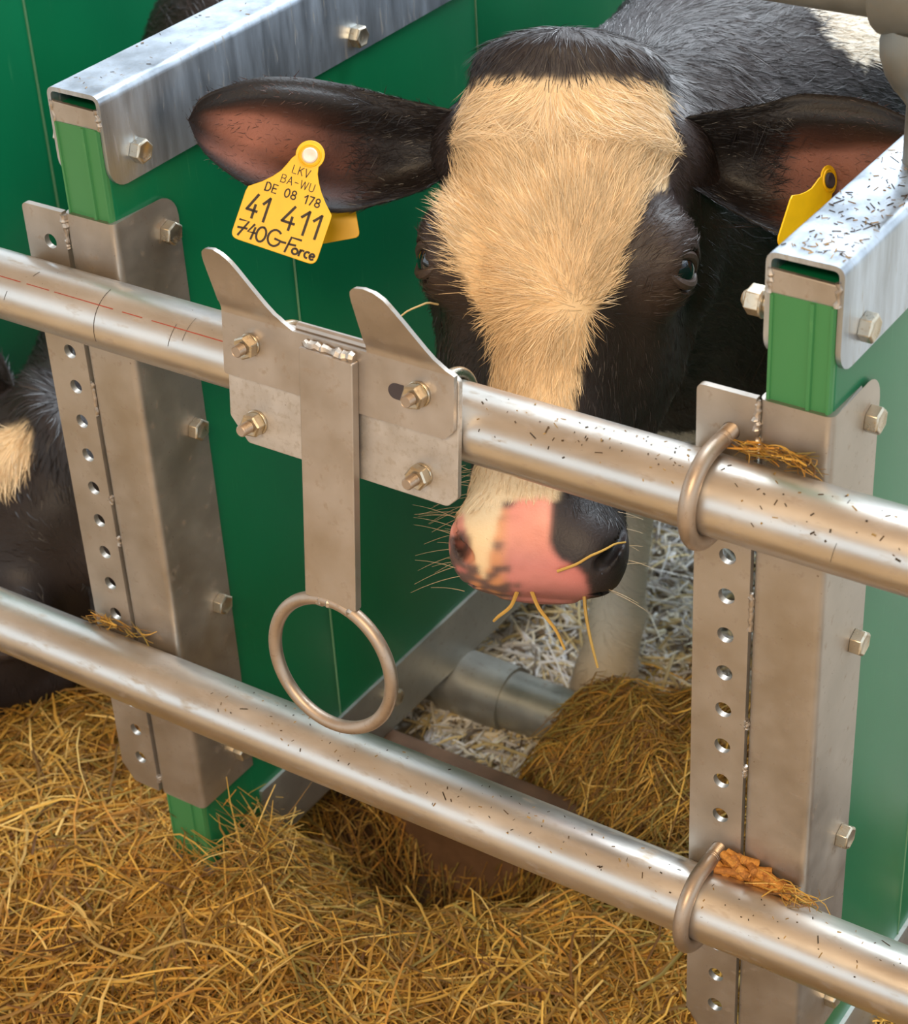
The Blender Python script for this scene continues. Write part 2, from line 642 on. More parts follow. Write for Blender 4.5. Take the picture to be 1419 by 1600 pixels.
# ------------------------------------------------------------------ green dividers
def divider(X, label):
    b = (X + 49, 36, -640)
    t = thing('divider_panel', label, 'partition', b, 'green pen dividers')
    xa, xb = X + 23, X + 73.5
    cuts = [38, 267, 599, 932, 1264]
    for i in range(4):
        y0, y1 = cuts[i], cuts[i + 1]
        mb = MB()
        ga = 1.1 if i else 0
        prof = _rp([(xa, y0 + ga), (xb, y0 + ga), (xb, y1 - 1.1), (xa, y1 - 1.1)], [3, 3, 1, 1], 3)
        mb.add(*extrude(prof, lambda p, d: (p[0], p[1], d), -628, 236))
        bd = mb.build('panel_board', M['green'], t, base=b)
        if i:
            # the joint between two boards, its worn edge paler
            mb = MB()
            mb.add(*tube([(xb - 0.4, y0, z) for z in np.linspace(-560, 168, 12)], 1.25, 8))
            mb.build('board_joint', M['seam'], bd, base=b)
    # lighter end face with its ribs
    mb = MB()
    mb.add(*extrude(_rp([(xa + 0.5, 34.5), (xb - 0.5, 34.5), (xb - 0.5, 40), (xa + 0.5, 40)], [2, 2, 0, 0], 3), lambda p, d: (p[0], p[1], d), -628, 224))
    for xr, w, h in ((xa + 3, 1.6, 1.2), (xb - 17, 2.2, 2.2), (xb - 2.5, 1.6, 1.4)):
        mb.add(*extrude(_rp([(xr - w, 35), (xr - w * 0.6, 34.5 - h), (xr + w * 0.6, 34.5 - h), (xr + w, 35)], 0), lambda p, d: (p[0], p[1], d), -627, 223.5))
    mb.build('edge_profile', M['green_edge'], t, base=b)
    # inverted U rail on top: outline of the section in (x, z), corners of the flanges rounded at the front
    x0, x1, zt, zl = X + 19.5, X + 77.5, 254, 170
    sec = _rp([(x0, zl), (x0, zt), (x1, zt), (x1, zl), (x1 - 4, zl), (x1 - 4, zt - 4), (x0 + 4, zt - 4), (x0 + 4, zl)], [0, 9, 9, 0, 0, 5, 5, 0], 6)
    ys = list(36 + 20 * (1 - np.cos(np.linspace(0, math.pi / 2, 7)))) + [500, 900, 1290]
    V, F, n = [], [], len(sec)
    for y in ys:
        rise = 0 if y >= 56 else 20 - math.sqrt(max(0, 400 - (56 - y) ** 2))
        for p in sec:
            V.append((p[0], y, max(p[1], zl + rise)))
    for k in range(len(ys) - 1):
        for i in range(n):
            j = (i + 1) % n
            F.append((k * n + i, (k + 1) * n + i, (k + 1) * n + j, k * n + j))
    F += [tuple(range(n)), tuple((len(ys) - 1) * n + i for i in range(n))[::-1]]
    top = MB().add(V, F).build('top_channel', M['rail'], t, base=b)
    # welded closing strip below the slot of the open end
    mb = MB()
    mb.add(*extrude(_rp([(x0 + 2.5, 222.5), (x0 + 2.5, 241.5), (x1 - 2.5, 240.0), (x1 - 2.5, 222.5)], [1, 2, 2, 1], 2), lambda p, d: (p[0], d, p[1]), 35.2, 39))
    mb.build('end_strip', M['plate'], top, base=b, bevel=0.6)
    for s, xx in ((1, x1 - 4), (-1, x0 + 4)):
        mb = MB()
        P = np.c_[np.full(9, xx) + rng.normal(0, 0.6, 9), np.full(9, 36.0), np.linspace(242, 224, 9)]
        mb.add(*tube(P, 1.7 + 0.7 * np.abs(rng.normal(0, 1, 9)), 8))
        mb.build('weld', M['weld'], top, base=b)
    for y, z in ((72, 194), (386, 188), (760, 188), (1130, 188)):
        mb = MB()
        hexhead(mb, (x1, y, z), (1, 0, 0), 19, 10, 0, twist=0.4 + y)
        mb.build('bolt', M['bolt'], top, base=b, bevel=0.5)
        mb = MB()
        mb.add(*lathe((x0, y, z), (-1, 0, 0), [(0, 8.5), (15, 8.5)], 20))
        hexhead(mb, (x0 - 15, y, z), (-1, 0, 0), 20, 12, 24, twist=0.1 + y)
        mb.add(*lathe((x0 - 27, y, z), (-1, 0, 0), [(0, 8.5), (3, 7.5), (6, 5), (7.5, 1)], 20))
        mb.build('nut', M['bolt'], top, base=b, bevel=0.5)
    # U rail along the bottom edge
    zb, zu = -640, -556
    sec = _rp([(x0, zu), (x0, zb), (x1, zb), (x1, zu), (x1 - 4, zu), (x1 - 4, zb + 4), (x0 + 4, zb + 4), (x0 + 4, zu)], [0, 7, 7, 0, 0, 3, 3, 0], 5)
    V, F = extrude(sec, lambda p, d: (p[0], d, p[1]), 120, 1290)
    bot = MB().add(V, F).build('bottom_channel', M['channel'], t, base=b)
    mb = MB()
    mb.add(*extrude(_rp([(xa - 1, -640), (xb + 1, -640), (xb + 1, -596), (xa - 1, -596)], 2, 2), lambda p, d: (p[0], d, p[1]), 31.5, 60))
    mb.build('foot_cap', M['plate'], t, base=b)
    for y in (358, 700, 1050):
        mb = MB()
        hexhead(mb, (x1, y, -590), (1, 0, 0), 19, 10, 0, twist=y)
        mb.build('bolt', M['bolt'], bot, base=b, bevel=0.5)
    return t


divider(XL, 'green board divider with galvanised top channel, left of the black and white cow')
divider(XR, 'green board divider with galvanised top channel, at the right edge of the photo')
divider(XFAR, 'dark green board divider in the upper left corner, beyond the neighbouring pen')

# ------------------------------------------------------------------ teat bucket holder on the upper rail
hold = thing('bucket_holder', 'galvanised two-horned holder plate with hanging strap and ring on the upper rail', 'holder', (0, 0, Z_TOP))
hold.rotation_euler = (-0.11, 0, 0)
put = lambda p, d: (p[0], d, p[1])
mb = MB().add(*extrude(_rp([(-167, 46), (-167, -36), (-149, -56), (44, -56), (53, -47), (53, 50), (45, 56), (-160, 56)], [4, 5, 5, 7, 5, 4, 4, 4]), put, -36.5, -31))
mb.build('back_plate', M['holder_back'], hold, bevel=0.7)


def horned_plate():
    """front plate: its flat lower half and two horns bent forward above the bend line"""
    y0, y1, zb = -41.5, -37.2, 56
    mb = MB()
    flat = _rp([(-167, zb), (-167, 3), (44, 3), (52, 11), (52, zb)], [0, 3, 5, 5, 0])
    mb.add(*extrude(flat, put, y0, y1))
    horns = [np.array([(-97, 0), (-106, 5), (-116, 17), (-126, 33), (-136, 50), (-140, 56), (-146, 62), (-154, 65.5), (-161, 65), (-166, 61), (-168, 54), (-167.8, 40), (-167, 15), (-167, 0)]),
             np.array([(52, 0), (47, 1.5), (40, 7), (29, 22), (18, 39), (8, 54), (3, 60), (-4, 64.5), (-13, 66), (-21, 65), (-26, 61), (-28, 54), (-27.6, 40), (-27, 15), (-27, 0)])]
    lean = 0.36
    for H in horns:
        n = len(H)

        def bend(p, d):
            h = p[1]
            # a short bend radius, then straight and leaning forward
            a = lean * min(1, h / 12)
            z = zb + h * math.cos(lean)
            y = -h * math.sin(lean) * min(1, h / 12) if h > 0 else 0
            return (p[0], d + y, z)
        # grid between the left and the right edge of the horn for smooth bending
        hs = np.array([0, 3, 6, 9, 12, 20, 30, 40, 50, 56, 60, 62.5, 64.4])
        ymax = H[:, 1].max()
        hs = hs[hs < ymax - 0.3]
        i = int(np.argmax(H[:, 1]))
        A, B_ = H[:i + 1], H[i:]
        ra = np.interp(hs, A[:, 1], A[:, 0])
        lb = np.interp(hs, B_[::-1, 1], B_[::-1, 0])
        out = [(a, h) for a, h in zip(ra, hs)] + [tuple(H[i])] + [(l, h) for l, h in zip(lb[::-1], hs[::-1])]
        k = len(hs)
        V = [bend(p, y0) for p in out] + [bend(p, y1) for p in out]
        N = len(out)
        F = []
        for q in range(k - 1):
            F.append((q, q + 1, N - 2 - q, N - 1 - q))
            F.append((N + q, N + N - 1 - q, N + N - 2 - q, N + q + 1))
        F.append((k - 1, k, k + 1))
        F.append((N + k - 1, N + k + 1, N + k))
        F += [(q, N + q, N + q + 1, q + 1) for q in range(N - 1)]
        mb.add(V, F)
    return mb


horned_plate().build('horned_plate', M['holder'], hold, bevel=0)
# folded lip behind the strap
mb = MB().add(*tube([(x, -33.5, 57.5) for x in np.linspace(-97, -26, 14)], 4.0, 10))
mb.build('rolled_lip', M['holder'], hold)
mb = MB().add(*extrude(_rp([(-85, 49), (-85, -170), (-34.5, -170), (-34.5, 47)], 1.5), put, -50, -41.6))
st = mb.build('strap', M['holder'], hold, bevel=0.8)
mb = MB()
P = np.c_[np.linspace(-84, -36, 16), np.full(16, -44.0), 50 + rng.normal(0, 0.8, 16)]
mb.add(*tube(P, 4.2 + 0.9 * rng.normal(0, 1, 16), 8))
mb.build('weld', M['weld'], st)
mb = MB()
a = np.linspace(0, 2 * math.pi, 72, endpoint=False)
mb.add(*tube(np.c_[-62 + 59.5 * np.cos(a), np.full(72, -45.5), -230 + 59.5 * np.sin(a)], 5.7, 14, closed=True))
mb.build('ring', M['rod'], hold)
mb = MB()
P = np.c_[np.linspace(-86, -36, 18), -46 + rng.normal(0, 1.0, 18), -171 - np.linspace(-1.5, 1.5, 18) ** 2 * 1.5 + rng.normal(0, 0.7, 18)]
mb.add(*tube(P, 4.0 + 1.0 * rng.normal(0, 1, 18), 8))
mb.build('weld', M['weld'], st)
for X in (-139, 21):
    mb = MB()
    a = np.linspace(-math.pi / 2, math.pi / 2, 20)
    P = [(X, y, -34.6) for y in (-52, -30, -12)] + [(X, 34.6 * math.cos(q), 34.6 * math.sin(q)) for q in a] + [(X, y, 34.6) for y in (-12, -30, -52)]
    mb.add(*tube(P, 4.5, 12))
    mb.build('u_bolt', M['bolt'], hold)
    for s, yf in ((1, -41.5), (-1, -36.5)):
        mb = MB()
        hexhead(mb, (X, yf, s * 34.6), (0, -1, 0), 17.5, 9, 21 if (X > 0) == (s > 0) else 19, dome=False, twist=0.15 * s + X)
        mb.build('nut', M['bolt'], hold, bevel=0.6)
        mb = MB()
        thread(mb, (X, yf - 8, s * 34.6), (0, -1, 0), 5.0, 14 if s < 0 else 10)
        mb.build('thread', M['rod'], hold)
# shade of the slot beside the upper right nut, painted as a flat patch
mb = MB()
mb.add(*extrude(np.array([(0 + 7 * math.cos(q), 31 + 6.5 * math.sin(q)) for q in np.linspace(math.pi * 0.5, math.pi * 1.5, 12)] + [(5 + 2, 24.5), (5 + 2, 37.5)]), put, -41.9, -41.0))
mb.build('slot_shade', M['stud_slot_dark'], hold, smooth=False)

# ------------------------------------------------------------------ anti-jump pipe over the dividers
pipe = thing('overhead_pipe', 'dull grey horizontal pipe with a tee clamp, upper right corner above the right divider', 'pipe', (XR + 49, 215, 254))
b = (XR + 49, 215, 254)
PZ, PY = 387.5, 215
mb = MB().add(*tube([(x, PY, PZ) for x in np.linspace(-1500, 1500, 8)], 30, 32))
mb.build('pipe', M['gate'], pipe, base=b)
mb = MB()
mb.add(*lathe((XR + 20, PY, PZ), (1, 0, 0), [(0, 31), (0, 38), (3, 40), (60, 40), (63, 38), (63, 31)], 32))
xc = XR + 52
mb.add(*lathe((xc, PY, PZ - 30), (0, 0, -1), [(0, 30), (12, 33), (24, 32), (36, 28), (46, 22), (54, 15), (60, 11), (104, 11)], 32))
mb.build('tee_clamp', M['gate'], pipe, base=b)

# ------------------------------------------------------------------ lower pipe in the pen
lp = thing('floor_pipe', 'grey pipe with a sleeve behind the sill under the left divider, before the white leg', 'pipe', (-250, 505, -712))
b = (-250, 505, -712)
mb = MB().add(*tube([(x, 505, -672) for x in np.linspace(-900, 120, 8)], 36, 28))
mb.build('pipe', M['channel'], lp, base=b)
mb = MB().add(*lathe((-300, 505, -672), (-1, 0, 0), [(-30, 37), (-30, 41), (60, 41), (60, 37)], 32))
mb.build('sleeve', M['channel'], lp, base=b)


# ------------------------------------------------------------------ cattle
def pchip(xq, x, y):
    """smooth interpolation through table values"""
    x, y = np.asarray(x, float), np.asarray(y, float)
    if x[0] > x[-1]:
        x, y = x[::-1], y[::-1]
    h = np.diff(x)
    d = np.diff(y) / h
    mm = np.zeros_like(y)
    mm[0], mm[-1] = d[0], d[-1]
    for i in range(1, len(x) - 1):
        mm[i] = 0 if d[i - 1] * d[i] <= 0 else 2 / (1 / d[i - 1] + 1 / d[i])
    i = np.clip(np.searchsorted(x, xq) - 1, 0, len(h) - 1)
    t = np.clip((xq - x[i]) / h[i], 0, 1)
    return (2 * t ** 3 - 3 * t ** 2 + 1) * y[i] + (t ** 3 - 2 * t ** 2 + t) * h[i] * mm[i] + (-2 * t ** 3 + 3 * t ** 2) * y[i + 1] + (t ** 3 - t ** 2) * h[i] * mm[i + 1]


def smin(a, b, k):
    h = np.clip(0.5 + 0.5 * (b - a) / k, 0, 1)
    return b * (1 - h) + a * h - k * h * (1 - h)


def ell(x, y, z, c, r):
    q = np.sqrt(((x - c[0]) / r[0]) ** 2 + ((y - c[1]) / r[1]) ** 2 + ((z - c[2]) / r[2]) ** 2)
    return (q - 1) * min(r)


def cone(x, y, z, p, q, r0, r1):
    p, q = np.asarray(p, float), np.asarray(q, float)
    d = q - p
    t = np.clip(((x - p[0]) * d[0] + (y - p[1]) * d[1] + (z - p[2]) * d[2]) / (d @ d), 0, 1)
    return np.sqrt((x - p[0] - t * d[0]) ** 2 + (y - p[1] - t * d[1]) ** 2 + (z - p[2] - t * d[2]) ** 2) - (r0 + (r1 - r0) * t)


HB = [207, 199, 185, 165, 130, 80, 30, -20, -60, -100, -140, -180, -212, -238, -256, -266, -271]
HW = [20, 60, 80, 90, 97, 98, 97, 92, 85, 79, 76, 75, 75, 73, 67, 54, 24]
HF = [-50, -34, -20, -10, -2, 3, 5, 4, 1, -1, -1, 2, 6, 4, -6, -18, -32]
HK = [-70, -100, -130, -155, -178, -198, -206, -200, -186, -166, -146, -128, -116, -106, -94, -78, -52]


def head_sdf(a, b, c):
    """head in its own frame: a = sideways, b = towards the poll, c = out of the forehead"""
    A = np.abs(a)
    w, f, k = pchip(b, HB, HW), pchip(b, HB, HF), pchip(b, HB, HK)
    cc, hd = (f + k) / 2, (f - k) / 2
    tc = np.clip((c - cc) / np.maximum(hd, 1), -1, 1)
    nar = pchip(b, [210, 120, 20, -60, -130, -200, -240, -272], [0.10, 0.06, 0.12, 0.30, 0.32, 0.16, 0.08, 0.05])
    w = w * (1 - nar * (0.5 + 0.5 * tc))
    e = pchip(b, [210, 120, -100, -200, -272], [2.7, 3.0, 2.5, 2.7, 2.4])
    v = ((A / np.maximum(w, 1)) ** e + np.abs((c - cc) / np.maximum(hd, 1)) ** e) ** (1 / e)
    F = (v - 1) * np.minimum(w, hd)
    F = np.maximum(F, np.maximum(b - 206, -271 - b))
    F = smin(F, ell(A, b, c, (92, 22, -44), (30, 44, 36)), 26)            # orbit
    F = smin(F, ell(A, b, c, (66, -30, -122), (40, 90, 66)), 30)          # cheek
    jaw = smin(cone(A, b, c, (104, 74, -158), (108, 12, -150), 20, 22), cone(A, b, c, (108, 12, -150), (88, -66, -138), 22, 20), 12)
    F = smin(F, smin(jaw, cone(A, b, c, (88, -66, -138), (64, -140, -112), 20, 16), 12), 16)  # edge of the jaw
    F = smin(F, ell(A, b, c, (97, 120, -98), (24, 30, 34)), 34)          # base of the ear
    F = smin(F, ell(A, b, c, (0, 190, -42), (70, 24, 42)), 24)            # poll
    F = smin(F, ell(A, b, c, (42, -226, -22), (32, 34, 30)), 22)          # wing of the nostril
    F = smin(F, ell(A, b, c, (0, -250, -66), (48, 24, 46)), 20)           # chin and lips
    F = np.maximum(F, -(ell(A, b, c, (110, 12, -34), (19, 19, 19)) + 0))   # eye socket
    n1 = cone(A, b, c, (57, -238, 4), (69, -216, -14), 7, 5)
    n1 = np.minimum(n1, cone(A, b, c, (69, -216, -14), (73, -200, -32), 5, 2.5))
    F = np.maximum(F, -n1)
    mouth = np.abs(b + 263 - 0.16 * np.maximum(0, -c - 30)) - 1.6 + np.maximum(0, c + 22) * 0.5
    F = np.maximum(F, -np.maximum(mouth, -(F + 4)))
    return F


def surface_nets(f, org, h):
    """f: grid of signed distances -> vertices, quads"""
    nx, ny, nz = f.shape
    s = f < 0
    cnt = np.zeros((nx - 1, ny - 1, nz - 1), np.int8)
    for i in (0, 1):
        for j in (0, 1):
            for k in (0, 1):
                cnt += s[i:nx - 1 + i, j:ny - 1 + j, k:nz - 1 + k]
    act = (cnt > 0) & (cnt < 8)
    idx = np.argwhere(act)
    gid = -np.ones(act.shape, np.int64)
    gid[act] = np.arange(len(idx))
    P = np.zeros((len(idx), 3))
    N = np.zeros(len(idx))
    cor = [(i, j, k) for i in (0, 1) for j in (0, 1) for k in (0, 1)]
    for a in cor:
        for ax in range(3):
            if a[ax]:
                continue
            b = list(a)
            b[ax] = 1
            fa = f[tuple((idx + a).T)]
            fb = f[tuple((idx + b).T)]
            x = (fa < 0) != (fb < 0)
            t = fa[x] / (fa[x] - fb[x])
            q = np.tile(np.array(a, float), (x.sum(), 1))
            q[:, ax] = t
            P[x] += q
            N[x] += 1
    V = (idx + P / N[:, None]) * h + org
    quads = []
    for ax in range(3):
        sl0 = [slice(None)] * 3
        sl1 = [slice(None)] * 3
        sl0[ax] = slice(0, -1)
        sl1[ax] = slice(1, None)
        x = np.argwhere(s[tuple(sl0)] != s[tuple(sl1)])
        o1, o2 = [q for q in range(3) if q != ax]
        ok = (x[:, o1] > 0) & (x[:, o2] > 0) & (x[:, o1] < f.shape[o1] - 1) & (x[:, o2] < f.shape[o2] - 1)
        x = x[ok]
        inside = s[tuple(x.T)]
        c = []
        for d1, d2 in ((-1, -1), (0, -1), (0, 0), (-1, 0)):
            y = x.copy()
            y[:, o1] += d1
            y[:, o2] += d2
            c.append(gid[tuple(y.T)])
        q = np.stack(c, 1)
        flip = inside if ax != 1 else ~inside
        q[~flip] = q[~flip][:, ::-1]
        quads.append(q)
    Q = np.concatenate(quads)
    return V, Q[(Q >= 0).all(1)]


def smooth_verts(V, Q, it=2, lam=0.5):
    e = np.concatenate([Q[:, [0, 1]], Q[:, [1, 2]], Q[:, [2, 3]], Q[:, [3, 0]]])
    e = np.concatenate([e, e[:, ::-1]])
    for _ in range(it):
        acc = np.zeros_like(V)
        n = np.zeros(len(V))
        for k in range(3):
            acc[:, k] = np.bincount(e[:, 0], V[e[:, 1], k], len(V))
        n = np.bincount(e[:, 0], minlength=len(V)).astype(float)
        V = V + lam * (acc / np.maximum(n, 1)[:, None] - V)
    return V


def vnoise(P, scale, seed=0):
    """cheap smooth noise, -1..1"""
    r = np.random.default_rng(seed)
    out = np.zeros(len(P))
    for k in range(7):
        d = r.normal(0, 1, 3)
        d /= np.linalg.norm(d)
        out += np.sin((P @ d) * scale * (0.6 + 0.9 * r.random()) + r.random() * 6.28 + 1.3 * np.sin((P @ np.roll(d, 1)) * scale * 0.7))
    return out / 7 * 1.8


def sstep(x, a, b):
    t = np.clip((x - a) / (b - a), 0, 1)
    return t * t * (3 - 2 * t)


BLACK = np.array([0.018, 0.0152, 0.0165])
CREAM = np.array([0.82, 0.60, 0.355])
WHITE = np.array([0.80, 0.74, 0.64])
PINK = np.array([0.80, 0.36, 0.26])
DARK = np.array([0.030, 0.022, 0.022])


def ear_sheet(side, upper, lower, c0, depth):
    """one ear as a closed cupped leaf; returns V (head frame), quads, inner mask, u, v"""
    nu, nv = 40, 22
    def along(P):
        P = np.asarray(P, float)
        d = np.r_[0, np.cumsum(np.linalg.norm(np.diff(P, axis=0), axis=1))]
        t = np.linspace(0, 1, nu)
        return np.c_[pchip(t * d[-1], d, P[:, 0]), pchip(t * d[-1], d, P[:, 1])]
    if side < 0:                                   # this ear swings a little forward, so it is shorter sideways
        upper = [(p[0] * 0.95 - 5, p[1]) for p in upper]
        lower = [(p[0] * 0.95 - 5, p[1]) for p in lower]
    U, L = along(upper), along(lower)
    v = np.linspace(0, 1, nv)
    u = np.linspace(0, 1, nu)
    ab = L[:, None] * (1 - v)[None, :, None] + U[:, None] * v[None, :, None]
    cup = 1 - (2 * v - 1) ** 2
    dep = pchip(u, *depth)
    base = pchip(u, *c0)
    ridge = 3.4 * np.sin(v * 13 + 0.9 * np.sin(u * 4)[:, None] + 0.6) * (np.sin(u * np.pi).clip(0) ** 0.7)[:, None] * cup[None, :]
    roll = -16 * sstep(v, 0.84, 1.0)[None, :] * np.sin(np.clip(u * 1.15, 0, 1) * np.pi)[:, None]
    roll = roll + 9 * np.exp(-((v - 0.80) / 0.09) ** 2)[None, :] * np.sin(u * np.pi)[:, None]           # overhanging upper rim
    roll = roll - 34 * ((1 - v) ** 1.7)[None, :] * np.sin(np.clip(u, 0, 1) ** 0.8 * np.pi)[:, None]       # open lower edge
    c = base[:, None] - dep[:, None] * cup[None, :] + ridge + roll
    inner = np.dstack([ab, c])
    outer = inner.copy()
    outer[..., 2] -= 3 + 5 * cup[None, :]
    V = np.concatenate([inner.reshape(-1, 3), outer.reshape(-1, 3)])
    Q = []
    o = nu * nv
    for i in range(nu - 1):
        for j in range(nv - 1):
            p = (i * nv + j, (i + 1) * nv + j, (i + 1) * nv + j + 1, i * nv + j + 1)
            Q.append(p if side > 0 else p[::-1])
            p = tuple(o + q for q in p[::-1])
            Q.append(p if side > 0 else p[::-1])
        for j in (0, nv - 1):
            p = (i * nv + j, o + i * nv + j, o + (i + 1) * nv + j, (i + 1) * nv + j)
            Q.append(p if (j == 0) == (side > 0) else p[::-1])
    uu = np.tile(np.repeat(u, nv), 2)
    vv = np.tile(np.tile(v, nu), 2)
    return V, np.array(Q), np.arange(2 * o) < o, uu, vv


EAR_L = dict(side=-1,
             upper=[(-100, 148), (-132, 153), (-160, 158), (-195, 164), (-229, 166), (-263, 163), (-298, 149), (-317, 135), (-324, 117)],
             lower=[(-100, 92), (-128, 78), (-167, 65), (-200, 55), (-226, 54), (-252, 60), (-287, 74), (-316, 97), (-324, 117)],
             c0=([0, 0.25, 0.6, 1], [-66, -48, -14, 18]), depth=([0, 0.2, 0.6, 0.9, 1], [30, 46, 27, 12, 2]))
EAR_R = dict(side=1,
             upper=[(98, 146), (122, 153), (140, 156), (171, 163), (203, 171), (241, 168), (289, 149), (312, 134), (324, 118)],
             lower=[(98, 96), (133, 78), (166, 62), (196, 51), (235, 52), (270, 66), (300, 90), (316, 106), (324, 118)],
             c0=([0, 0.25, 0.6, 1], [-68, -60, -50, -44]), depth=([0, 0.2, 0.6, 0.9, 1], [34, 64, 40, 16, 2]))

BL_B = [175, 167, 142, 120, 93, 61, 39, 18, -3, -29, -45, -71, -93, -147, -174, -201, -217, -275]
BL_L = [-80, -84, -85, -86, -89, -96, -92, -83, -75, -60, -49, -46, -48, -59, -64, -70, -76, -80]
BR_B = [175, 168, 141, 110, 83, 72, 50, 18, -3, -25, -36, -68, -100, -143, -175, -197, -213, -275]
BR_R = [84, 84, 83, 92, 91, 76, 67, 57, 51, 39, 31, 28, 27, 24, 20, 15, 12, 8]


def calf_markings(P, h, star_only):
    """colour of skin and hair root at world point P / head point h (mm); also kind: 0 black 1 pale 2 bare muzzle"""
    a, b, c = h.T
    n = len(P)
    col = np.tile(BLACK, (n, 1)) * (1 + 0.35 * vnoise(P, 0.03, 3))[:, None]
    col += (np.array([0.016, 0.009, 0.006]) * (0.5 + 0.5 * vnoise(P, 0.012, 8))[:, None]).clip(0)
    pale = np.zeros(n, bool)
    bare = np.zeros(n, bool)
    if star_only:
        pale |= (((a + 4) / 26) ** 2 + ((b - 138) / 36) ** 2 < 1 + 0.4 * vnoise(P, 0.12, 5)) & (c > -60)
        col[pale] = CREAM
    else:
        jit = 3.5 * vnoise(P, 0.22, 11)
        bl, br = pchip(b, BL_B, BL_L), pchip(b, BR_B, BR_R)
        dip = 6 * np.exp(-((a + 10) / 30) ** 2)
        pale = (a > bl + jit) & (a < br + jit) & (b < 169 - dip + jit) & (b > -275) & (c > -72)
        k = 0
        col[pale] = (CREAM * (1 + 0.05 * vnoise(P, 0.05, 2))[:, None])[pale]
        # naked muzzle
        bare = (b < -196 + 9 * np.cos(a / 26) + 1.5 * vnoise(P, 0.2, 21)) & (c > -70) & (np.abs(a) < 95)
        white_strip = (np.abs(a + 46 + (b + 215) * 0.10) < 10 + (b + 225) * 0.28) & (b < -192) & (b > -256)
        dark_side = (a > pchip(b, [-275, -262, -250, -242, -234, -222, -190], [44, 46, 44, 36, 18, 12, 14]) + 2.5 * vnoise(P, 0.09, 22))
        spots = (vnoise(P, 0.33, 23) > 0.72) & (a < -12)
        rim = (b < -244) & (vnoise(P, 0.35, 24) > -0.15) & (a < -20)
        rim |= (a < -58) & (b < -222) & (vnoise(P, 0.3, 25) > -0.35)
        mc = PINK * (1 + 0.16 * vnoise(P, 0.07, 26))[:, None] * np.array([1, 0.86, 0.86]) ** (1.2 * vnoise(P, 0.045, 27))[:, None]
        q_ = sstep(-b + 5 * vnoise(P, 0.06, 29), 212, 246)[:, None]
        mc = mc * (1 - q_) + mc * np.array([0.72, 0.66, 0.80]) * q_
        mc = mc * (1 - 0.35 * sstep(-b, 250, 268))[:, None] * (1 - 0.10 * np.maximum(0, vnoise(P, 0.5, 30)))[:, None]
        tan = sstep(-a, 20, 30) * sstep(-a, 60, 50)
        mc = mc * (1 - 0.6 * tan)[:, None] + np.array([0.68, 0.33, 0.10]) * (0.6 * tan)[:, None]
        mc[spots | rim] = np.array([0.14, 0.085, 0.075])
        mc[dark_side] = DARK
        mc[white_strip & ~dark_side] = CREAM
        nost = np.sqrt(((np.abs(a) - 62) / 10) ** 2 + ((b + 229) / 15) ** 2) < 0.9
        mc[nost] = mc[nost] * 0.35
        col[bare] = mc[bare]
        low = (b > -60) & (b < 10) & (np.abs(a) > 84) & (c > -75)
        # brownish skin round the eyes
        e = np.exp(-(((np.abs(a) - 100) / 20) ** 2 + ((b - 8) / 34) ** 2 + ((c + 38) / 30) ** 2))
        col = col * (1 - 0.7 * e * ~pale)[:, None] + np.array([0.085, 0.052, 0.038]) * (0.7 * e * ~pale)[:, None]
    # white on the legs, belly and withers
    z, y, x = P[:, 2], P[:, 1], P[:, 0]
    far = h[:, 2] < -215
    w = (z < -215 + 26 * vnoise(P, 0.02, 31)) & (y > 330) & far
    w |= (((y - 745) / 118) ** 2 + ((x - 62) / 104) ** 2 + ((z - 200) / 100) ** 2 < 1 + 0.22 * vnoise(P, 0.09, 34)) & far
    col[w] = (WHITE * (1 + 0.08 * vnoise(P, 0.04, 6))[:, None])[w]
    w |= (((y - 545) / 62) ** 2 + ((x - 26) / 42) ** 2 + ((z + 195) / 66) ** 2 < 1) & far
    dirt = sstep(-z, 560, 680)[:, None] * 0.55
    col = np.where(w[:, None], col * (1 - dirt) + np.array([0.30, 0.18, 0.08]) * dirt, col)
    return col.clip(0.004, 1), pale | w, bare


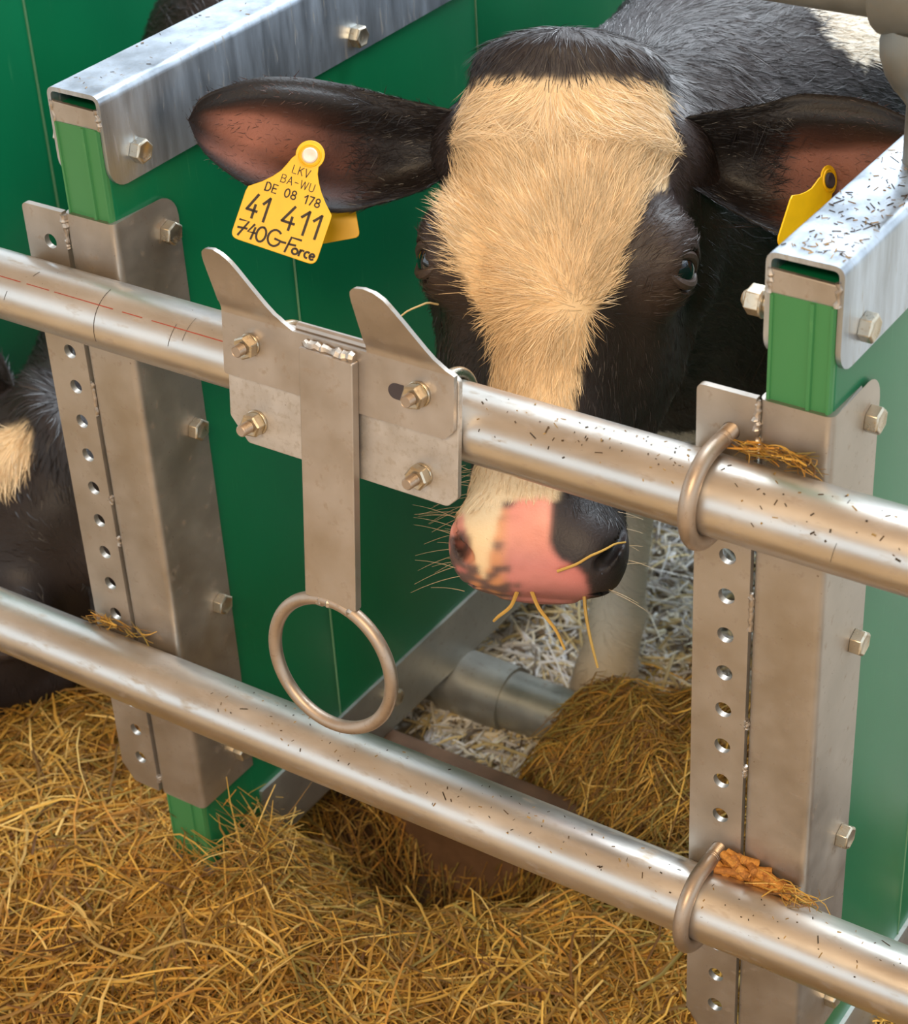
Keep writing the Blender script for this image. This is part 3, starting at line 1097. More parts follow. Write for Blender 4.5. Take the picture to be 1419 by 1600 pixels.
def make_calf(O, Mh, hs, xb, ybody, label, hair_n, star_only=False, ears=(EAR_L, EAR_R), zdrop=0.0):
    """O, Mh (rows a, b, c), hs: place, axes and size of the head; xb: middle of the trunk"""
    O = np.asarray(O, float)
    toH = lambda P: ((P - O) @ Mh.T) / hs
    toW = lambda h: O + (h * hs) @ Mh
    yb = ybody

    def body_sdf(x, y, z):
        x = x - 0.085 * np.clip(y - yb - 60, 0, 1150)
        z = z + zdrop * sstep(z, -420, -180)
        n0 = toW(np.array([0, 40, -118.0]))
        n1 = np.array([xb * 0.85 + n0[0] * 0.15, yb + 20, 20.0])
        F = cone(x, y, z, n0, n1, 92, 172)
        F = smin(F, cone(x, y, z, toW(np.array([0, 120, -120.0])), (xb, yb + 80, 88), 78, 110), 60)        # crest of the neck
        F = smin(F, cone(x, y, z, toW(np.array([0, -20, -170.0])), (xb, yb - 20, -190), 70, 105), 60)       # throat, brisket
        F = smin(F, ell(x, y, z, (xb, yb + 110, -60), (205, 210, 250)), 60)                                 # shoulders
        F = smin(F, ell(x, y, z, (xb, yb + 620, -110), (235, 620, 285)), 70)                                # trunk
        F = smin(F, ell(x, y, z, (xb, yb + 1050, -20), (200, 220, 220)), 60)                                # rump
        G = None
        for s in (-1, 1):
            xs = xb + s * 132
            for p, q, r0, r1 in (((xs, yb + 70, -230), (xs - s * 6, yb + 10, -425), 72, 44), ((xs - s * 6, yb + 10, -425), (xs - s * 10, yb - 8, -600), 42, 31),
                                 ((xs - s * 10, yb - 8, -600), (xs - s * 10, yb - 40, -672), 33, 36), ((xs - s * 10, yb - 40, -672), (xs - s * 10, yb - 52, -712), 38, 42)):
                d = cone(x, y, z, p, q, r0, r1)
                G = d if G is None else smin(G, d, 14)
            xs = xb + s * 140
            for p, q, r0, r1 in (((xs, yb + 1080, -160), (xs, yb + 960, -330), 110, 72), ((xs, yb + 960, -330), (xs, yb + 1130, -470), 62, 40),
                                 ((xs, yb + 1130, -470), (xs, yb + 1085, -640), 38, 31), ((xs, yb + 1085, -640), (xs, yb + 1060, -712), 34, 42)):
                G = smin(G, cone(x, y, z, p, q, r0, r1), 14)
        F = smin(F, G, 34)
        tl = cone(x, y, z, (xb, yb + 1240, 90), (xb, yb + 1290, -380), 24, 14)
        tl = smin(tl, cone(x, y, z, (xb, yb + 1290, -360), (xb, yb + 1290, -520), 26, 10), 14)
        F = smin(F, tl, 20)
        return np.maximum(F, -z - 716)

    # fine grid round the head, in the head's own frame
    hstep = 2.6 / (1 if not star_only else 0.7)
    lo, hi = np.array([-152, -284, -262.0]), np.array([152, 226, 44.0])
    ax = [np.arange(l, u, hstep) for l, u in zip(lo, hi)]
    A, B, Cc = np.meshgrid(*ax, indexing='ij')
    shp = A.shape
    A, B, Cc = A.ravel(), B.ravel(), Cc.ravel()
    HP = np.c_[A, B, Cc]
    Wp = toW(HP)
    F = smin(head_sdf(A, B, Cc), body_sdf(*Wp.T) / hs, 34)
    Vh, Qh = surface_nets(F.reshape(shp), lo, hstep)
    Vh = smooth_verts(Vh, Qh, 2, 0.45)
    Vw = toW(Vh)
    # coarse grid for neck, trunk and legs
    st = 9.0
    lo2, hi2 = np.array([min(xb - 330, O[0] - 200), O[1] - 40, -735.0]), np.array([max(xb + 330, O[0] + 260), yb + 1330, 330.0])
    ax = [np.arange(l, u, st) for l, u in zip(lo2, hi2)]
    X, Y, Z = np.meshgrid(*ax, indexing='ij')
    shp = X.shape
    X, Y, Z = X.ravel(), Y.ravel(), Z.ravel()
    hp = toH(np.c_[X, Y, Z])
    F = body_sdf(X, Y, Z)
    near = (np.abs(hp[:, 0]) < 260) & (np.abs(hp[:, 1]) < 340) & (hp[:, 2] > -330) & (hp[:, 2] < 80)
    F[near] = smin(head_sdf(*hp[near].T) * hs, F[near], 34)
    Vb, Qb = surface_nets(F.reshape(shp), lo2, st)
    Vb = smooth_verts(Vb, Qb, 2, 0.5)
    # drop the part the fine grid already covers
    hb = toH(Vb)
    mg = st * 0.9
    inside = ((hb > lo + mg) & (hb < hi - mg)).all(1)
    Qb = Qb[~inside[Qb].all(1)]
    used = np.zeros(len(Vb), bool)
    used[Qb.ravel()] = True
    re = np.cumsum(used) - 1
    Vb, Qb = Vb[used], re[Qb]
    V = [Vw, Vb]
    Q = [Qh, Qb + len(Vw)]
    reg = [np.zeros(len(Vw), int), np.ones(len(Vb), int)]
    if star_only:                                  # this one holds its ears back
        ears = [dict(E_, upper=[(np.sign(p[0]) * (100 + (abs(p[0]) - 100) * 0.45), p[1]) for p in E_['upper']],
                     lower=[(np.sign(p[0]) * (100 + (abs(p[0]) - 100) * 0.45), p[1]) for p in E_['lower']]) for E_ in ears]
    ear_data = []
    k = len(Vw) + len(Vb)
    for E_ in ears:
        ve, qe, inn, uu, vv = ear_sheet(**E_)
        V.append(toW(ve))
        Q.append(qe + k)
        reg.append(np.where(inn, 2, 3))
        ear_data.append((k, len(ve), inn, uu, vv))
        k += len(ve)
    V, Q, reg = np.concatenate(V), np.concatenate(Q), np.concatenate(reg)
    H = toH(V)
    col, pale, bare = calf_markings(V, H, star_only)
    if star_only:
        bare[:] = False
    for (k0, n, inn, uu, vv) in ear_data:
        P = V[k0:k0 + n]
        edge = np.maximum(np.maximum(sstep(vv, 0.66, 0.82), sstep(vv, 0.26, 0.04)), np.maximum(sstep(uu, 0.78, 0.97), sstep(uu, 0.52, 0.26)))  # rims black; root black too, fur with the hollow's shade painted in
        skin = (np.array([0.05, 0.03, 0.026]) if star_only else np.array([0.150, 0.062, 0.044]) if E_['side'] < 0 else np.array([0.22, 0.085, 0.056])) * (1 + 0.40 * vnoise(P, 0.05, 41) + 0.25 * vnoise(P, 0.14, 42))[:, None]
        furrows = sstep(np.sin(vv * 13 + 0.9 * np.sin(uu * 4) + 0.6), 0.1, -0.8) * sstep(vnoise(P, 0.02, 43), -0.7, 0.3)  # skin darker along the furrows between the ear's ridges
        skin = skin * (1 - 0.78 * furrows)[:, None]
        rimc = np.array([0.017, 0.0135, 0.013])
        cc = skin * (1 - edge)[:, None] + rimc * edge[:, None]
        col[k0:k0 + n] = np.where(inn[:, None], cc, BLACK * 1.3).clip(0.01, 1)
        pale[k0:k0 + n] = False
        bare[k0:k0 + n] = False
    nh = len(Vw)
    col[:nh] = smooth_verts(col[:nh], Qh, 3, 0.5)
    base = (xb, yb + 500, -716)
    t = thing('cow', label, 'cow', base)
    body = build('body', V, Q, M['hide'], t, base=base, col=col, angle=180)

    # ---------------- hair
    tri = np.concatenate([Q[:, [0, 1, 2]], Q[:, [0, 2, 3]]])
    e1, e2 = V[tri[:, 1]] - V[tri[:, 0]], V[tri[:, 2]] - V[tri[:, 0]]
    nr = np.cross(e1, e2)
    ar = np.linalg.norm(nr, axis=1) / 2
    nr = nr / np.maximum(ar[:, None] * 2, 1e-9)
    ctr = V[tri].mean(1)
    hc = toH(ctr)
    rt = reg[tri[:, 0]]
    wgt = ar.copy()
    pl = pale[tri[:, 0]]
    br = bare[tri[:, 0]]
    wgt[pl & (rt == 0)] *= 2.4
    wgt[br] *= 0.05
    wgt[rt == 2] *= np.where(np.abs(hc[rt == 2][:, 0]) < 182, 3.2, 0.85)
    wgt[rt == 3] *= 0.9
    wgt[(ctr[:, 1] > yb + 420)] *= 0.05
    wgt[(ctr[:, 2] < -330)] *= 0.30
    wgt[(hc[:, 2] < -120) & (np.abs(hc[:, 0]) < 100) & (hc[:, 1] < -20) & (rt == 0)] *= 0.25
    ed = np.sqrt((np.abs(hc[:, 0]) - 108) ** 2 + (hc[:, 1] - 12) ** 2 + (hc[:, 2] + 34) ** 2) < 24
    wgt[ed & (rt == 0)] = 0
    r = np.random.default_rng(5)
    pick = r.choice(len(tri), hair_n, p=wgt / wgt.sum())
    s1, s2 = r.random(hair_n), r.random(hair_n)
    fl = s1 + s2 > 1
    s1[fl], s2[fl] = 1 - s1[fl], 1 - s2[fl]
    P = V[tri[pick, 0]] + s1[:, None] * e1[pick] + s2[:, None] * e2[pick]
    N_ = nr[pick]
    h = toH(P)
    hn = N_ @ Mh.T
    rg = rt[pick]
    hcol, hpale, hbare = calf_markings(P, h, star_only)
    # grooming direction in the head frame
    a, b, c = h.T
    D = np.zeros_like(h)
    if star_only:
        wa, wb = 0, 40
    else:
        wa, wb = 23, -26
    up = b > wb if not star_only else b > 60
    dx, dy = (a - wa) / 60, (b - wb) / 60
    top = sstep(b, 78, 138)
    dx = np.clip(dx, -1.6, 1.6)
    D[:, 0] = np.where(up, dx * (1 - top) + np.clip((a + 10) / 9, -1, 1) * (0.5 + np.abs(a + 10) / 50) * top, dx * (0.2 + 0.8 * np.exp(dy * 1.8)))
    D[:, 1] = np.where(up, np.abs(dy) * (1 - top) * 0.9 + top * (-0.75), np.where(dy < 0, -1.0 + 0.9 * np.exp(dy * 2.2), -1.0) if not star_only else -1.0)
    poll = b > 163
    D[poll, 0] = (a[poll] + 5) / 60
    D[poll, 1] = np.where(c[poll] > -55, -0.8, 0.9)
    side = c < -45
    D[side, 0] *= 0.3
    D[side, 1] = np.where(up[side], -0.4, -0.9)
    D[side, 2] = -0.7
    D += 0.16 * np.stack([vnoise(P, 0.06, 50 + q) for q in range(3)], 1) + r.normal(0, 0.10, D.shape)
    Dw = D @ Mh
    bodyreg = (rg == 1) | (c < -190)
    fl = np.tile(np.array([0.0, 0.75, -0.65]), (hair_n, 1)) + 0.35 * np.stack([vnoise(P, 0.03, 60 + q) for q in range(3)], 1) + r.normal(0, 0.15, (hair_n, 3))
    Dw[bodyreg] = fl[bodyreg]
    er = rg >= 2
    eo = np.sign(a)[:, None] * Mh[0] + 0.35 * r.normal(0, 1, (hair_n, 3))
    Dw[er] = eo[er]
    Dw -= N_ * (Dw * N_).sum(1)[:, None]
    Dw /= np.maximum(np.linalg.norm(Dw, axis=1), 1e-6)[:, None]
    L = np.where(hpale, 24.0, 13.0) * r.uniform(0.55, 1.3, hair_n)
    L = np.where(hpale & (b < -60) & (rg == 0), L * 0.62, L)
    L = np.where(hpale & (b < -150) & (rg == 0), L * 0.5, L)
    L = np.where(poll & (rg == 0), L * 1.5, L)
    L = np.where(bodyreg, 20 * r.uniform(0.6, 1.3, hair_n), L)
    L = np.where(rg == 2, np.where(np.abs(a) < 190, 15, 8) * r.uniform(0.4, 1.2, hair_n), L)
    L = np.where(rg == 3, 9 * r.uniform(0.5, 1.4, hair_n), L)
    L = np.where(hbare & (rg < 2), 4 * r.uniform(0.5, 1.2, hair_n), L) * hs
    wdt = np.where(hpale, 0.28, 0.27) * r.uniform(0.6, 1.3, hair_n) * hs * (1.35 if star_only else 1)
    lift = np.where(hpale, r.uniform(0.10, 0.32, hair_n), r.uniform(0.06, 0.25, hair_n))
    side_v = np.cross(Dw, N_)
    roll = r.normal(0, 0.5, hair_n)
    side_v = side_v * np.cos(roll)[:, None] + N_ * np.sin(roll)[:, None]
    bend = r.normal(0, 0.18, hair_n)
    K = 4
    Vv, k = [], hair_n
    for i, tt in enumerate((0, 0.35, 0.7, 1.0)):
        p = P - N_ * 0.6 + Dw * (L * tt)[:, None] + N_ * (L * (lift * (tt * 1.3 - 0.75 * tt * tt)))[:, None] + np.cross(Dw, N_) * (L * bend * tt * tt)[:, None]
        if i < 3:
            q = side_v * (wdt * (1, 0.95, 0.65)[i])[:, None]
            Vv += [p - q, p + q]
        else:
            Vv += [p]
    # neighbouring hairs lean together into locks
    cell = np.floor(P / 5.5 + 0.35 * np.stack([vnoise(P, 0.35, 80 + q) for q in range(3)], 1)).astype(np.int64)
    key = (cell[:, 0] * 73856093) ^ (cell[:, 1] * 19349663) ^ (cell[:, 2] * 83492791)
    _, inv = np.unique(key, return_inverse=True)
    inv = inv.ravel()
    cn = np.bincount(inv)
    mean = lambda A_: np.stack([np.bincount(inv, A_[:, q]) for q in range(3)], 1) / cn[:, None]
    shift = mean(P)[inv] - P
    shift -= N_ * (shift * N_).sum(1)[:, None]
    ctone = r.uniform(0.84, 1.12, len(cn))[inv]
    cl = np.where(hpale, 0.75, 0.5)[:, None]
    for i, tt in ((2, 0.35), (3, 0.35), (4, 0.7), (5, 0.7), (6, 1.0)):
        Vv[i] = Vv[i] + shift * cl * tt
    HV = np.stack(Vv, 1).reshape(-1, 3)
    i0 = np.arange(hair_n) * 7
    T = np.concatenate([np.stack([i0 + x for x in f], 1) for f in ((0, 1, 3), (0, 3, 2), (2, 3, 5), (2, 5, 4), (4, 5, 6))])
    tone = r.uniform(0.78, 1.12, hair_n) * (1 + 0.12 * vnoise(P, 0.10, 71)) * ctone
    hc2 = hcol * tone[:, None]
    blackh = ~hpale & ~hbare
    hc2[blackh] = hc2[blackh] * 1.15
    ee = rg == 2
    inb = sstep(np.abs(a), 185, 235)[:, None]
    hc2[ee] = ((BLACK * 1.3) * (1 - inb) + np.array([0.085, 0.042, 0.032]) * inb)[ee] * tone[ee][:, None]
    hc2[rg == 3] = BLACK * 1.6
    HC = np.repeat(hc2, 7, 0).reshape(-1, 7, 3)
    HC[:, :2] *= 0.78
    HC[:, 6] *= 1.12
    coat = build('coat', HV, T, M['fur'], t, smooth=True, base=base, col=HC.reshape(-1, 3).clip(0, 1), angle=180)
    coat['kind'] = 'stuff'

    # ---------------- eyes, whiskers, hooves
    for s in (-1, 1):
        c0 = toW(np.array([s * 100, 12, -34.0]))
        ax = (s * Mh[0] * 0.80 + Mh[2] * 0.6)
        ax /= np.linalg.norm(ax)
        ev, ef = lathe(c0, ax, [(18.5 * hs * math.cos(q), max(0.02, 18.5 * hs * math.sin(q))) for q in np.linspace(0.02, 2.4, 14)], 28)
        build('eye', ev, ef, M['eye'], t, base=base)
        # lids: two crescents over the ball
        aa = ax
        uu = Mh[1] - aa * (Mh[1] @ aa)
        uu /= np.linalg.norm(uu)
        vv = np.cross(aa, uu)
        for q0, q1, nm in ((0.35, 2.8, 'upper_eyelid'), (3.5, 5.95, 'lower_eyelid')):
            ang = np.linspace(q0 - 0.25, q1 + 0.25, 18)
            el, ez = 1.0, (0.62 if nm[0] == 'u' else 0.66)
            pts = []
            for q in ang:
                d = vv * math.cos(q) * 0.86 + uu * math.sin(q) * ez
                l2 = min(0.97, np.linalg.norm(d))
                d = d / np.linalg.norm(d) * l2
                pts.append(c0 + 19.6 * hs * (d + aa * math.sqrt(1 - l2 * l2)))
            w_ = 3.6 * hs * np.sin(np.linspace(0.25, math.pi - 0.25, 18)) + 1.0
            build(nm, *tube(pts, w_, 8), M['lid'], t, base=base)
    for s in (-1, 1):
        for y in (yb - 52, yb + 1060):
            for q in (-1, 1):
                c0 = (xb + s * (122 if y < yb + 100 else 140) + q * 15 + 0.085 * max(0, y - yb - 60), y - 6, -720)
                v_, f_ = lathe(c0, (0, 0, 1), [(0, 24), (3, 25), (30, 21), (46, 15)], 16)
                v_ = np.array(v_)
                v_[:, 1] = (v_[:, 1] - c0[1]) * np.where(v_[:, 1] < c0[1], 1.7, 1.15) * (1 - 0.35 * (v_[:, 2] + 720) / 46) + c0[1]
                build('hoof', v_, f_, M['hoof'], t, base=base)
    # whiskers on the muzzle
    mb = MB()
    for i in range(46):
        s = -1 if i < 34 else 1
        bb = r.uniform(-268, -160)
        p0 = np.array([s * r.uniform(66, 74), bb, r.uniform(-60, -15)])
        L_ = r.uniform(20, 52)
        d = np.array([s * 1.0, r.uniform(-0.5, 0.45), r.uniform(-0.2, 0.5)])
        d /= np.linalg.norm(d)
        pts = [toW(p0 - d * 8 + d * L_ * q + np.array([0, -0.16 * L_ * q * q, 0])) for q in np.linspace(0, 1, 6)]
        mb.add(*tube(pts, np.linspace(0.30, 0.10, 6), 3), col=CREAM * 0.75 if not star_only else BLACK)
    wk = mb.build('whiskers', M['fur'], t, base=base)
    wk['kind'] = 'stuff'
    return t, toW


MH1 = np.array([[0.90543328, 0.42406642, -0.01892738], [-0.21967711, 0.50625829, 0.83393316], [0.36322519, -0.75091292, 0.55154079]])
O1 = np.array([-8.8, 199.0, 96.8])
cow1, W1 = make_calf(O1, MH1, 1.0, -74, 640, 'black and white cow with a broad cream blaze, looking out under the upper rail', 190000)


def rowframe(nrm, roll, upv=(0, 0, 1)):
    c = np.array(nrm, float)
    c /= np.linalg.norm(c)
    b_ = np.array(upv, float) - c * (np.array(upv) @ c)
    b_ /= np.linalg.norm(b_)
    a_ = np.cross(b_, c)
    return np.stack([a_ * math.cos(roll) + b_ * math.sin(roll), b_ * math.cos(roll) - a_ * math.sin(roll), c])


# the neighbour: its head hangs low behind the left post; only a part of it is in the picture
MH2 = rowframe((-0.10, -0.80, 0.60), -0.42)
HS2 = 1.2
O2 = np.array([-735.0, 205.0, -297.0]) - HS2 * np.array([-4, 142, 4.0]) @ MH2
cow2, W2 = make_calf(O2, MH2, HS2, -757, 760, 'dark cow with a small pale star, head lowered to the hay behind the left post', 60000, star_only=True, zdrop=85)


# ------------------------------------------------------------------ ear tags
def stroke(lines, w):
    """flat ribbons, in the plane of the tag, along polylines"""
    mb = MB()
    for ln in lines:
        ln = np.array(ln, float)
        T = np.gradient(ln, axis=0) if len(ln) > 2 else np.tile(ln[1] - ln[0], (2, 1))
        T = T / np.maximum(np.linalg.norm(T, axis=1), 1e-9)[:, None]
        Nn = np.c_[-T[:, 1], T[:, 0]]
        e = ln.copy()
        e[0] -= T[0] * w * 0.35
        e[-1] += T[-1] * w * 0.35
        a_, b_ = e + Nn * w / 2, e - Nn * w / 2
        n = len(ln)
        V = [(p[0], p[1], zz) for zz in (0, 0.12) for p in np.concatenate([a_, b_])]
        F = []
        for i in range(n - 1):
            F.append((2 * n + i, 3 * n + i, 3 * n + i + 1, 2 * n + i + 1))
            F.append((i, i + 1, n + i + 1, n + i))
        mb.add(V, F)
    return mb


def arc(cx, cy, rx, ry, a0, a1, n=14):
    q = np.radians(np.linspace(a0, a1, n))
    return [(cx + rx * math.cos(t), cy + ry * math.sin(t)) for t in q]


GLY = {   # strokes in a box 0..w x 0..1
    'L': (0.5, [[(0, 1), (0, 0), (0.5, 0)]]), 'K': (0.55, [[(0, 0), (0, 1)], [(0.52, 1), (0.02, 0.45)], [(0.18, 0.6), (0.55, 0)]]),
    'V': (0.6, [[(0, 1), (0.3, 0)], [(0.3, 0), (0.6, 1)]]), 'B': (0.55, [[(0, 0), (0, 1), (0.3, 1)] + arc(0.3, 0.77, 0.2, 0.23, 90, -90, 8) + [(0, 0.54)], [(0.3, 0.54)] + arc(0.3, 0.27, 0.25, 0.27, 90, -90, 8) + [(0, 0)]]),
    'A': (0.6, [[(0, 0), (0.3, 1)], [(0.3, 1), (0.6, 0)], [(0.12, 0.36), (0.48, 0.36)]]), '-': (0.5, [[(0.05, 0.48), (0.45, 0.48)]]),
    'W': (0.9, [[(0, 1), (0.22, 0)], [(0.22, 0), (0.45, 0.95)], [(0.45, 0.95), (0.68, 0)], [(0.68, 0), (0.9, 1)]]), 'U': (0.55, [[(0, 1), (0, 0.28)] + arc(0.275, 0.28, 0.275, 0.28, 180, 360, 10) + [(0.55, 1)]]),
    'D': (0.58, [[(0, 0), (0, 1), (0.22, 1)] + arc(0.22, 0.5, 0.36, 0.5, 90, -90, 12) + [(0, 0)]]), 'E': (0.5, [[(0.5, 1), (0, 1), (0, 0), (0.5, 0)], [(0, 0.52), (0.42, 0.52)]]),
    '0': (0.55, [arc(0.275, 0.5, 0.275, 0.5, 90, 450, 22)]), '8': (0.55, [arc(0.275, 0.75, 0.23, 0.25, -90, 270, 16), arc(0.275, 0.25, 0.275, 0.25, 90, 450, 16)]),
    '1': (0.36, [[(0.02, 0.70), (0.32, 1)], [(0.32, 1), (0.32, 0)]]), '7': (0.5, [[(0, 1), (0.5, 1)], [(0.5, 1), (0.18, 0)]]),
    '4': (0.6, [[(0.42, 1), (0.0, 0.30)], [(0.0, 0.30), (0.62, 0.30)], [(0.44, 0.55), (0.44, 0.0)]]), ' ': (0.5, []),
}


def letters(txt, x0, x1, y, hgt, w, slant=0.0):
    """text set between x0 and x1 on the base line y"""
    gap = 0.26
    tot = sum(GLY[ch][0] for ch in txt) + gap * (len(txt) - 1)
    sx = (x1 - x0) / tot
    out, x = [], x0
    for ch in txt:
        gw, ls = GLY[ch]
        for ln in ls:
            out.append([(x + px * sx + slant * py * hgt, y + py * hgt) for px, py in ln])
        x += (gw + gap) * sx
    return stroke(out, w)


def ear_tag(label, frame4, text, stud_mat, back, pin=30, scale=1.0):
    """tag in its own frame: x right, y up, z out; the stud at the origin"""
    t = thing('ear_tag', label, 'ear tag', (0, 0, 0), None)
    t.matrix_world = frame4
    out = []
    # outline: round head, concave neck, wide panel
    hd = [(12.6 * math.sin(q), 12.6 * math.cos(q) + 0.5) for q in np.linspace(-1.9, 1.9, 22)]
    right = [(10.2, -7), (11.4, -13), (15.0, -20), (19.6, -27), (26.0, -34.5), (34.3, -42.5)]
    pan = _rp([(34.3, -42.5), (34.8, -47), (34.8, -88), (-43, -88), (-43, -46), (-42, -41.5)], [0, 3, 7, 7, 4, 0], 5)
    left = [(-42, -41.5), (-32, -34), (-24.5, -26.5), (-19.5, -20), (-16.5, -13), (-14.2, -7)]
    poly = np.array(hd + right[:-1] + [tuple(p) for p in pan] + left[1:]) * scale
    V, F = extrude(poly, lambda p, d: (p[0], p[1], d), 0, 1.6)
    panel = build('front_panel', V, F, M['tag'], t, bevel=0.35)
    q = np.linspace(0, 2 * math.pi, 40, endpoint=False)
    build('raised_rim', *tube(np.c_[9.3 * np.cos(q), 9.3 * np.sin(q), np.full(40, 1.7)] * scale, 0.9 * scale, 8, closed=True), M['tag'], panel)
    build('stud', *lathe((0, 0, 0.2), (0, 0, 1), [(-pin, 2.6), (1.4, 2.8), (1.4, 6.9 * scale), (3.4, 6.6 * scale), (4.0, 5.6 * scale), (3.4, 2.0), (3.0, 1.0)], 28), stud_mat, t)
    if text:
        for nm, tx, x0, x1, y, hh, ww in (('lettering', 'LKV', -10, 5, -18.8, 6.8, 0.75), ('lettering', 'BA-WU', -17, 12.5, -29.2, 6.8, 0.70),
                                          ('lettering', 'DE 08 178', -27.5, 21.5, -40.3, 7.2, 1.2), ('lettering', '41', -37, -19.5, -66.5, 20.5, 2.3), ('lettering', '411', -5, 27.5, -66.5, 20.5, 2.3)):
            o = letters(tx, x0, x1, y, hh, ww, 0.0).build(nm, M['ink'], panel, smooth=False)
            o.location.z = 1.66 * S
        hand = [  # 740 G-Force, handwritten
            [(-37, -78.5), (-28.5, -78), (-34.5, -92)], [(-36.5, -85.5), (-28.5, -84.5)],
            [(-22.8, -79), (-26.8, -86.5), (-20.2, -86.0)], [(-21.2, -81.5), (-22.2, -92)],
            arc(-14.3, -85.3, 4.3, 6.6, 80, 440, 20),
            arc(-1.6, -84.5, 6.2, 7.2, 50, 330, 18) + [(4.0, -85.5), (-1.0, -85.0)],
            [(5.2, -85.8), (9.2, -85.6)],
            [(22.2, -79.0), (13.0, -79.2), (11.0, -93)], [(12.2, -85.6), (18.6, -85.0)],
            arc(19.8, -90.0, 2.7, 2.5, 90, 450, 14), [(24.4, -87.2), (24.2, -92.4)], [(24.3, -89.2), (26.0, -87.0), (27.4, -87.4)],
            arc(31.4, -89.6, 2.4, 2.7, 60, 300, 12)[:11], [(34.0, -90.0), (38.2, -89.4)] + arc(36.2, -89.8, 2.2, 2.6, 20, 310, 12),
        ]
        o = stroke([[((x + 37) * 0.945 - 39.5, (y + 85.3) * 0.97 - 77.5) for x, y in ln] for ln in hand], 1.9).build('handwriting', M['ink'], panel, smooth=False)
        o.location.z = 1.66 * S
    # rear leaf of the tag behind the ear
    if back is not None:
        dz, ang, sc = back
        ca, sa = math.cos(ang), math.sin(ang)
        P2 = poly * sc
        P2 = np.c_[P2[:, 0] * ca - P2[:, 1] * sa, P2[:, 0] * sa + P2[:, 1] * ca]
        V, F = extrude(P2, lambda p, d: (p[0], p[1], d), dz - 1.6, dz)
        build('rear_panel', V, F, M['tag'], t, bevel=0.35)
    return t


def frame_mat(o, x, y, z):
    mm = Matrix.Identity(4)
    for i in range(3):
        mm[i][0], mm[i][1], mm[i][2], mm[i][3] = x[i], y[i], z[i], o[i] * S
    return mm


# left tag: hangs from the ear, turned 20 degrees clockwise, facing forward like the forehead
def head_axes(M3, roll, yaw, pitch=0.0):
    a_, b_, c_ = M3
    c2 = c_ * math.cos(yaw) + a_ * math.sin(yaw)
    a2 = a_ * math.cos(yaw) - c_ * math.sin(yaw)
    c3 = c2 * math.cos(pitch) + b_ * math.sin(pitch)
    b3 = b_ * math.cos(pitch) - c2 * math.sin(pitch)
    x = a2 * math.cos(roll) + b3 * math.sin(roll)
    y = b3 * math.cos(roll) - a2 * math.sin(roll)
    return x, y, c3


p = W1(np.array([-215, 97, -24.0]))
ear_tag('yellow ear tag with black writing in the cow\'s ear at the left', frame_mat(p, *head_axes(MH1, -0.275, 0.10)), True, M['stud'], (-66, 0.50, 0.76), pin=66)
p = W1(np.array([226.0, 100.0, -86.0]))
ear_tag('yellow ear tag with a dark stud in the ear at the right', frame_mat(p, *head_axes(MH1, -0.42, 0.98)), False, M['stud_slot_dark'], None, pin=10)


# ------------------------------------------------------------------ hay and bedding
def gs(x, c, w):
    return np.exp(-((x - c) / w) ** 2)


def wob(x, y, s=0):
    return (np.sin(x * 0.021 + s) * np.cos(y * 0.027 + 1.3 * s) + 0.6 * np.sin(x * 0.047 + y * 0.039 + 2.1 * s) + 0.4 * np.sin(x * 0.093 - y * 0.081 + s))


def hay_h(x, y):
    h = -642 + 7 * wob(x, y)
    h = h - 18 * sstep(-y, 0, 260)
    h = h + 26 * gs(x, -330, 90) * gs(y, 60, 80)                       # drift at the foot of the divider
    h = h - 225 * gs(x, -240, 115) * gs(y, 262, 105)                     # hollow before the sill
    h = h - 80 * gs(x, -110, 70) * gs(y, 275, 70)
    h = h + (92 + 16 * wob(x * 1.7, y * 1.7, 4)) * gs(x, 20, 185) * gs(y, 445, 112)                      # heap inside the pen
    h = h + 55 * gs(x, 170, 110) * gs(y, 330, 130)
    h = h + 30 * gs(x, -560, 160) * gs(y, 130, 150)
    back = sstep(y, 500, 640)
    h = h * (1 - back) + (-735) * back
    left = sstep(y, 330, 420) * sstep(-x, 150, 235) * (1 - sstep(-x, 420, 470))
    h = h * (1 - left) + (-745) * left
    return h


def bed_h(x, y):
    return -704 + 6 * wob(x, y, 2.2)


def height_mesh(name, fn, x0, x1, y0, y1, st, mat, drop):
    xs, ys = np.arange(x0, x1 + 1, st), np.arange(y0, y1 + 1, st)
    X, Y = np.meshgrid(xs, ys, indexing='ij')
    Z = fn(X, Y) - drop
    V = np.stack([X, Y, Z], -1).reshape(-1, 3)
    nx, ny = X.shape
    i = (np.arange(nx - 1)[:, None] * ny + np.arange(ny - 1)[None]).ravel()
    Q = np.stack([i, i + ny, i + ny + 1, i + 1], 1)
    return V, Q


PAL_HAY = np.array([[0.78, 0.47, 0.095], [0.60, 0.34, 0.065], [0.42, 0.225, 0.045], [0.82, 0.56, 0.18], [0.30, 0.165, 0.045], [0.36, 0.27, 0.07], [0.20, 0.095, 0.03], [0.56, 0.27, 0.05]])
PAL_BED = np.array([[0.86, 0.80, 0.68], [0.92, 0.91, 0.90], [0.74, 0.60, 0.34], [0.82, 0.66, 0.34], [0.70, 0.68, 0.70], [0.24, 0.19, 0.15], [0.93, 0.93, 0.95]])


